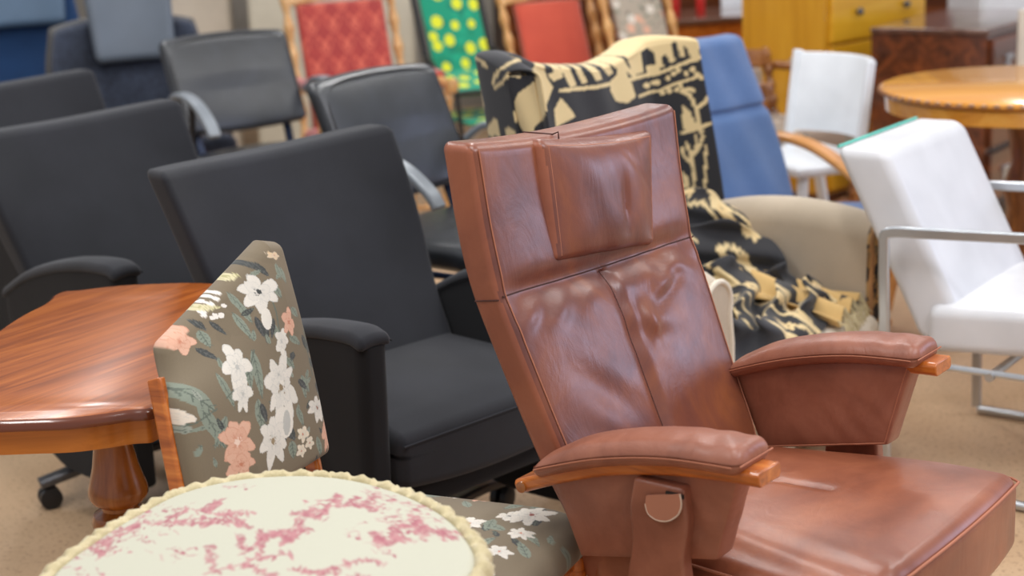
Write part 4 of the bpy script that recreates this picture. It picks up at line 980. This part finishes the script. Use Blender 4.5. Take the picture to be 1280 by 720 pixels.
post_chair('antique_armchair', 'antique armchair with red damask back and turned wooden posts', 'armchair', -.60, 6.55, 22, .45, .42, .925, .30, M['damask'], M['turned_light'], True, arms=True, seatmat=M['damask'], cv=cvr, zs=.40, pw=.372)
post_chair('antique_chair', 'wooden rocking chair with plain red back pad and bamboo-like turned posts', 'chair', .28, 7.15, 24, .44, .54, .84, .40, M['red_plain'], M['turned_oak'], True, arms=False, zs=.42, pw=.32)

# green patterned folding chair
def green_chair():
    R = thing('folding_chair', 'chair with black frame and green fabric printed with yellow dots', 'chair', -.14, 6.95, 24)
    G0 = C(0, 142, 108); cv = Canvas(0, 0, .4, .7, 600, G0); r = random.Random(4)
    for i in range(70): cv.ell(r.uniform(0, .4), r.uniform(0, .7), r.uniform(.015, .04), r.uniform(.01, .03), r.choice([C(0, 104, 84), C(10, 160, 122), C(0, 120, 84)]), r.uniform(0, 3), .6)
    for x, y, a in [(.07, .05, .02), (.16, .06, .02), (.25, .04, .018), (.05, .14, .022), (.11, .16, .024), (.20, .12, .024), (.27, .13, .026), (.15, .22, .02), (.23, .22, .018), (.07, .24, .026), (.04, .18, .02), (.18, .31, .024), (.26, .30, .024), (.10, .36, .03), (.22, .38, .024), (.05, .42, .02), (.28, .42, .02), (.15, .47, .02), (.24, .5, .02), (.08, .52, .024), (.3, .2, .016)]:
        cv.ell(x, y, a, a * 1.05, C(214, 218, 40))
    def at(a, z, off=0): return (a, (z - .42) * .45 + off, z)
    p = obj('back_sling', MB().rbox(.27, .02, .42, .008, (110, 1, 160), 2, lambda a, b, c: at(a, .77 + c, b + .012 * math.cos(a * 9) * -1)), M['painted'], R)
    paint(p, cv, lambda a, b, c: (a + .15, c - .55))
    fl = obj('front_flap', MB().rbox(.30, .26, .02, .009, (100, 90, 1), 2, lambda a, b, c: (a, b - .09, .545 + c + b * .25)), M['painted'], R)
    paint(fl, cv, lambda a, b, c: (a + .16, -b + .1))
    for s in (-1, 1):
        obj('side_frame', MB().tube([at(s * .155, .40, .01), at(s * .155, 1.02, .01)], .011, 8, flat=(.024, .03), up=(0, 1, 0)), M['black_welt'], R)
        obj('leg', MB().tube([at(s * .155, .42), (s * .16, .16, 0)], .011, 8), M['black_welt'], R)
        obj('leg', MB().tube([(s * .155, -.22, .52), (s * .16, -.32, 0)], .011, 8), M['black_welt'], R)
        obj('arm', MB().tube([at(s * .165, .66), (s * .17, -.05, .60), (s * .17, -.24, .54)], .013, 8), M['black_welt'], R)
    obj('front_bar', MB().tube([(-.16, -.225, .52), (.16, -.225, .52)], .011, 8), M['black_welt'], R)
    q = obj('seat_sling', MB().rbox(.29, .36, .016, .007, (60, 60, 1), 2, lambda a, b, c: (a, b - .12, .40 + c)), M['painted'], R); paint(q, cv, lambda a, b, c: (a + .15, -b + .1))
green_chair()

# tall back floral chair at the back, its wooden side rails showing
cvf = random_floral(.4, .6, 60, 9, C(168, 156, 140), .9)
post = post_chair('upholstered_chair', 'high-backed floral tapestry chair with plain wooden side rails', 'chair', .67, 6.95, 24, .32, .53, .93, .42, M['painted'], M['turned_oak'], False, cv=cvf, zs=.42, pw=.24)
# floral armchair with turned arms behind the blue chair
cvg = random_floral(.6, .6, 70, 12, C(150, 130, 112), .9)
post_chair('antique_armchair', 'small wooden armchair with turned arms and floral seat beside the yellow dresser', 'armchair', .90, 6.18, 36, .44, .50, .62, .2, M['painted'], M['turned_dark'], False, arms=True, cv=cvg, seatmat=M['painted'], zs=.40, pw=.34)

# ------------------------------------------------------------------ office swivel chairs at back left
def office_chair(name, label, x, y, phi, mat_back, mat_head, W, zb, zt, hw, hz0, hz1, hoff=0, shell=None):
    R = thing(name, label, 'office chair', x, y, phi)
    zm = (zb + zt) / 2
    def bk(a, b, c):
        q = a / (W / 2); z = zm + c; return (a * interp(z, [zb, zm, zt], [.86, 1.0, .90]), (z - .45) * .22 + b - .05 * q * q, z - .03 * q * q * (1 if c > 0 else -1) * abs(c) * 5)
    obj('backrest', MB().rbox(W, .07, zt - zb, .03, (20, 2, 16), 4, bk), mat_back, R)
    if shell: obj('back_shell', MB().rbox(W + .03, .03, zt - zb + .02, .014, (20, 1, 16), 3, lambda a, b, c: (lambda p: (p[0], p[1] + .045, p[2]))(bk(a, b, c))), shell, R)
    hh = (hz1 - hz0) / 2
    obj('headrest', MB().rbox(hw, .07, hz1 - hz0, .034, (14, 2, 10), 5, lambda a, b, c: (hoff + a * (1 - .10 * (1 - (c + hh) / hh / 2)), (hz0 + hh + c - .45) * .22 - .075 + b - .03 * (a / hw * 2) ** 2 * -1 * -1, hz0 + hh + c)), mat_head, R)
    obj('headrest_bracket', MB().box(hoff, (hz0 - .45) * .22 - .0, hz0 + .04, .10, .06, .12), M['black_plastic'], R, bevel=.01)
    obj('seat', MB().rbox(W, .50, .09, .04, (10, 10, 2), 4, lambda a, b, c: (a, b - .2, .46 + c)), mat_back, R)
    for s in (-1, 1):
        obj('armrest', MB().rbox(.06, .26, .03, .014, (2, 6, 1), 3, lambda a, b, c: (a + s * (W / 2 + .03), b - .14, .66 + c)), M['black_plastic'], R)
        obj('arm_post', MB().box(s * (W / 2 + .03), -.12, .55, .03, .06, .20), M['black_plastic'], R, bevel=.006)
    obj('gas_column', MB().lathe([(.028, .08), (.028, .25), (.02, .25), (.02, .42)], 0, -.2), M['black_plastic'], R)
    for k in range(5):
        t = 2 * PI * k / 5 + .3; c, s2 = math.cos(t), math.sin(t)
        lg = obj('base_leg', MB().tube([(.02 * c, -.2 + .02 * s2, .10), (.31 * c, -.2 + .31 * s2, .065)], .02, flat=(.045, .025), up=(0, 0, 1)), M['black_plastic'], R)
        obj('castor', MB().lathe([(.012, -.018), (.026, -.015), (.026, .015), (.012, .018)], 0, 0, 0, 16, Matrix.Translation((.30 * c, -.2 + .30 * s2, .027)) @ Matrix.Rotation(t, 4, 'Z') @ Matrix.Rotation(PI / 2, 4, 'X')), M['black_plastic'], lg)
office_chair('office_chair', 'dark patterned office chair with large grey vinyl headrest', -1.44, 6.25, 22, M['mesh'], M['grey_vinyl'], .60, .50, .93, .34, .765, 1.10, .02, plain('chair_shell', C(78, 76, 74), .5))
office_chair('office_chair', 'navy blue office chair with slate headrest at back left corner', -2.12, 7.0, 22, M['navy'], M['slate_vinyl'], .62, .42, 1.16, .40, .855, 1.10, .06)

# ------------------------------------------------------------------ case furniture on the right
def carcass(R, W, D, zt, body, topm, over=.012, zf=.0):
    obj('carcass', MB().box(0, D / 2, (zt - .02 + zf) / 2 + 0, W, D, zt - .02 - zf), body, R, bevel=.004, smooth=False)
    obj('top', MB().box(0, D / 2 - over / 2, zt - .011, W + 2 * over, D + over, .022), topm, R, bevel=.005)
def yellow_dresser():
    R = thing('dresser', 'yellow birch chest of drawers behind the white curved chair', 'dresser', 1.565, 6.70, 43)
    W, D, zt = .72, .42, .93
    carcass(R, W, D, zt, M['yellow_wood'], M['yellow_front'], .006, .06)
    for k in range(4):
        z = .175 + k * .20
        d = obj('drawer', MB().box(0, -.010, z, W - .05, .022, .188), M['yellow_front'], R, bevel=.003)
        for s in (-1, 1):
            obj('knob', MB().lathe([(.006, 0), (.006, .012), (.016, .016), (.014, .026), (.004, .03)], 0, 0, 0, 14, Matrix.Translation((s * .17, -.02, z + .02)) @ Matrix.Rotation(PI / 2, 4, 'X')), M['grey_metal'], d)
    obj('plinth', MB().box(0, D / 2, .03, W - .04, D - .06, .06), M['dark_wood'], R)
yellow_dresser()
def dark_dresser():
    R = thing('dresser', 'dark walnut chest of drawers with metal drawer pulls', 'dresser', 2.05, 6.30, 53)
    D, W, zt = .46, .80, .76
    carcass(R, W, D, zt, M['dark_wood'], M['dark_top'], .012, .08)
    R.children[0].location = (0, 0, 0)
    for k in range(3):
        z = .19 + k * .215
        d = obj('drawer', MB().box(0, -.010, z, W - .06, .022, .195), M['dark_wood'], R, bevel=.004)
        for s in (-1, 1):
            obj('drawer_pull', MB().box(s * .22, -.026, z + .02, .07, .012, .020).box(s * .22, -.022, z - .015, .04, .006, .045), M['steel'], d, bevel=.002)
        obj('drawer_lip', MB().box(0, -.018, z - .1, W - .04, .02, .008), M['grey_metal'], R)
    for sx in (-1, 1):
        for yy in (.05, D - .05): obj('foot', MB().lathe([(.018, 0), (.026, .05), (.022, .08)], sx * (W / 2 - .06), yy), M['dark_wood'], R)
    return R
dd = dark_dresser()

def round_table():
    R = thing('round_table', 'round golden wood table with carved dark edge beside the dark dresser', 'table', 1.544, 4.70, 0)
    obj('tabletop', MB().lathe([(.001, .708), (.40, .708), (.418, .714), (.423, .722), (.421, .730), (.412, .735), (.001, .735)], 0, 0, 0, 72), M['table_gold'], R)
    bd = MB()
    for i in range(76):
        t = 2 * PI * i / 76; bd.lathe([(.002, -.007), (.009, -.004), (.011, 0), (.009, .004), (.002, .007)], .420 * math.cos(t), .420 * math.sin(t), .724, 8)
    obj('carved_edge', bd, M['turned_dark'], R, label='dark carved bead edge')
    obj('apron', MB().lathe([(.36, .665), (.405, .665), (.408, .708), (.36, .708)], 0, 0, 0, 60), M['table_gold'], R)
    obj('pedestal', MB().lathe([(.10, .10), (.06, .14), (.04, .2), (.055, .28), (.045, .36), (.06, .42), (.035, .5), (.05, .6), (.09, .665)], 0, 0), M['turned_dark'], R)
    for k in range(4):
        t = PI / 2 * k + .5; c, s = math.cos(t), math.sin(t)
        obj('foot', MB().tube(spline([(.04 * c, .04 * s, .16), (.16 * c, .16 * s, .13), (.27 * c, .27 * s, .05), (.33 * c, .33 * s, .02)], 5), [.026] * 15 + [.018], 10), M['turned_dark'], R)
round_table()
def small_table():
    R = thing('pedestal_table', 'small round brown pedestal table at right edge behind the white lounge chair', 'table', 1.62, 4.03, 0)
    obj('tabletop', MB().lathe([(.001, .655), (.215, .655), (.225, .662), (.225, .670), (.218, .676), (.001, .676)], 0, 0, 0, 56), M['small_top'], R)
    obj('drum', MB().lathe([(.17, .60), (.185, .61), (.185, .655)], 0, 0, 0, 40), M['small_wood'], R)
    obj('column', MB().lathe([(.11, .04), (.09, .10), (.085, .3), (.10, .5), (.15, .60)], 0, 0, 0, 8), M['small_wood'], R, angle=20)
    obj('base', MB().lathe([(.18, 0), (.19, .02), (.17, .04), (.11, .06)], 0, 0, 0, 40), M['small_wood'], R)
M['small_top'] = wood('small_table_top', C(168, 104, 62), C(188, 124, 78), C(204, 144, 96), .35, .2, 'X', .7)
M['small_wood'] = wood('small_table_wood', C(96, 48, 26), C(132, 74, 42), C(160, 96, 58), .35, .2, 'Z', .7)
small_table()

def white_chair():
    R = thing('dining_chair', 'white painted chair with curved tub backrest in front of yellow dresser', 'chair', 1.165, 5.38, -70)
    n = 28; W = .225; rings = []
    for i in range(n + 1):
        q = -1 + 2 * i / n; a = W * q; y = -.105 * abs(q) ** 2.2
        nx, ny = (.35 * q, 1); L = math.hypot(nx, ny); nx, ny = nx / L, ny / L; lean = .03
        rings.append([(a, y, .49), (a, y + lean, .752), (a + nx * .004, y + lean + ny * .006, .758), (a + nx * .012, y + lean + ny * .012, .758), (a + nx * .016, y + lean + ny * .018, .752), (a + nx * .016, y + ny * .018, .49)])
    obj('backrest', MB().loft(rings), M['white_paint'], R, angle=50)
    for s_ in (-1, 1):
        a, yy = s_ * W, -.095
        obj('back_post', MB().tube([(a, yy - .01, .40), (a, yy, .50), (a, yy + .035, .765)], .014, 8, flat=(.028, .034), up=(0, 1, 0)), M['white_paint'], R, bevel=.004)
        obj('leg', MB().tube([(s_ * .18, -.02, .42), (s_ * .19, .06, 0)], .016, 8, flat=(.04, .03), up=(0, 1, 0)), M['white_paint'], R, bevel=.004)
        obj('leg', MB().tube([(s_ * .18, -.28, .42), (s_ * .19, -.31, 0)], .016, 8, flat=(.04, .03), up=(0, 1, 0)), M['white_paint'], R, bevel=.004)
    obj('seat', MB().rbox(.42, .34, .035, .014, (8, 8, 1), 3, lambda a, b, c: (a, b - .15, .42 + c)), M['white_paint'], R)
white_chair()

# ------------------------------------------------------------------ clutter far behind
def back_table():
    R = thing('sideboard_table', 'dark brown rectangular table with orange apron behind the floral chair', 'table', .98, 7.62, 14)
    obj('tabletop', MB().box(0, 0, .71, .86, .5, .03), M['dark_top'], R, bevel=.006)
    obj('apron', MB().box(0, 0, .655, .78, .44, .08), M['orange_wood'], R, bevel=.004)
    for sx in (-1, 1):
        for sy in (-1, 1): obj('leg', MB().box(sx * .37, sy * .2, .31, .05, .05, .62), M['dark_wood'], R, bevel=.004)
back_table()
def cabinet(name, label, x, y, phi, W, D, Hh, body, doors=2, door_m=None):
    R = thing(name, label, 'cabinet', x, y, phi)
    obj('carcass', MB().box(0, D / 2, Hh / 2, W, D, Hh), body, R, bevel=.004)
    for k in range(doors):
        w = (W - .02) / doors; a = -W / 2 + .01 + w * (k + .5)
        d = obj('door', MB().box(a, -.010, Hh / 2, w - .006, .02, Hh - .03), door_m or body, R, bevel=.003)
        obj('knob', MB().lathe([(.006, 0), (.014, .012), (.012, .022), (.003, .025)], 0, 0, 0, 12, Matrix.Translation((a + (w / 2 - .03) * (1 if k == 0 else -1), -.02, Hh * .55)) @ Matrix.Rotation(PI / 2, 4, 'X')), M['grey_metal'], d)
    return R
cabinet('cabinet', 'cream painted cabinet far behind the patterned office chair', -1.72, 8.5, 8, .62, .45, 1.6, M['cream_wall'])
cabinet('cabinet', 'pale beige cabinet behind the red damask armchair', -.86, 8.3, 4, .84, .45, 1.5, plain('pale_beige', C(196, 190, 172), .6), 3)
cabinet('cabinet', 'dark brown cabinet behind the red pad rocking chair', .66, 8.6, 6, 1.3, .45, 1.3, M['cardboard'], 3, M['dark_wood'])
cabinet('cabinet', 'dark cabinet between the tables and the yellow dresser', 1.85, 8.3, 4, 1.0, .45, 1.2, M['dark_wood'], 2)
cabinet('cabinet', 'white cabinet at back right beyond the dark dresser', 3.0, 7.6, 4, 1.5, .45, .9, M['white_paint'], 3)
cabinet('cabinet', 'navy blue cabinet at far back left', -2.9, 8.4, 8, 1.2, .45, 1.5, plain('navy_board', C(14, 40, 70), .6), 2)
tag(obj('white_panel', MB().box(0, 0, .45, .12, .03, .9), M['white_paint'], None, bevel=.003), 'narrow white board standing on the dark table behind', 'board').location = (1.16, 8.0, 0)
tag(obj('white_panel', MB().box(0, 0, .435, .20, .03, .87), M['cream_wall'], None, bevel=.003), 'upright white board at right edge in front of the dark dresser', 'board').location = (1.88, 5.52, 0)
def bottle(x, y, z, label):
    o = obj('red_candle', MB().lathe([(.020, 0), (.022, .004), (.022, .10), (.018, .115), (.008, .12), (.002, .125)], 0, 0), plain('red_wax', C(190, 40, 34), .4), None)
    o.location = (x, y, z); tag(o, label, 'candle', 'red candles on the dark table')
bottle(.83, 7.62, .725, 'left of two red candles on the dark back table'); bottle(.95, 7.62, .725, 'right of two red candles on the dark back table')

# ------------------------------------------------------------------ light
w = bpy.data.worlds.new('world'); bpy.context.scene.world = w; w.use_nodes = True
bg = w.node_tree.nodes['Background']; bg.inputs[0].default_value = (.92, .94, 1.0, 1); bg.inputs[1].default_value = .5
def area(x, y, z, sx, sy, e, col=(1, .97, .93), rot=(0, 0, 0)):
    l = bpy.data.lights.new('ceiling_or_side_lamp', 'AREA'); l.shape = 'RECTANGLE'; l.size = sx; l.size_y = sy; l.energy = e; l.color = col
    o = bpy.data.objects.new('ceiling_or_side_lamp', l); COL.objects.link(o); o.location = (x, y, z); o.rotation_euler = rot; return o
for x in (-1.6, .4, 2.4):
    for y in (1.6, 4.2, 6.8): area(x, y, 3.1, .25, 1.3, 27, (1, .98, .96))
area(5.2, 3.9, 1.7, 1.5, 1.3, 42, (.62, .70, 1.0), (math.radians(90), 0, math.radians(90)))  # added window-like cool light at the right, for bluish reflections in the leather
area(1.8, .9, 2.9, .5, .5, 24, (.86, .88, 1.0), (math.radians(25), math.radians(30), 0))
sc = bpy.context.scene
sc.view_settings.view_transform = 'Standard'; sc.view_settings.look = 'None'; sc.view_settings.exposure = 0
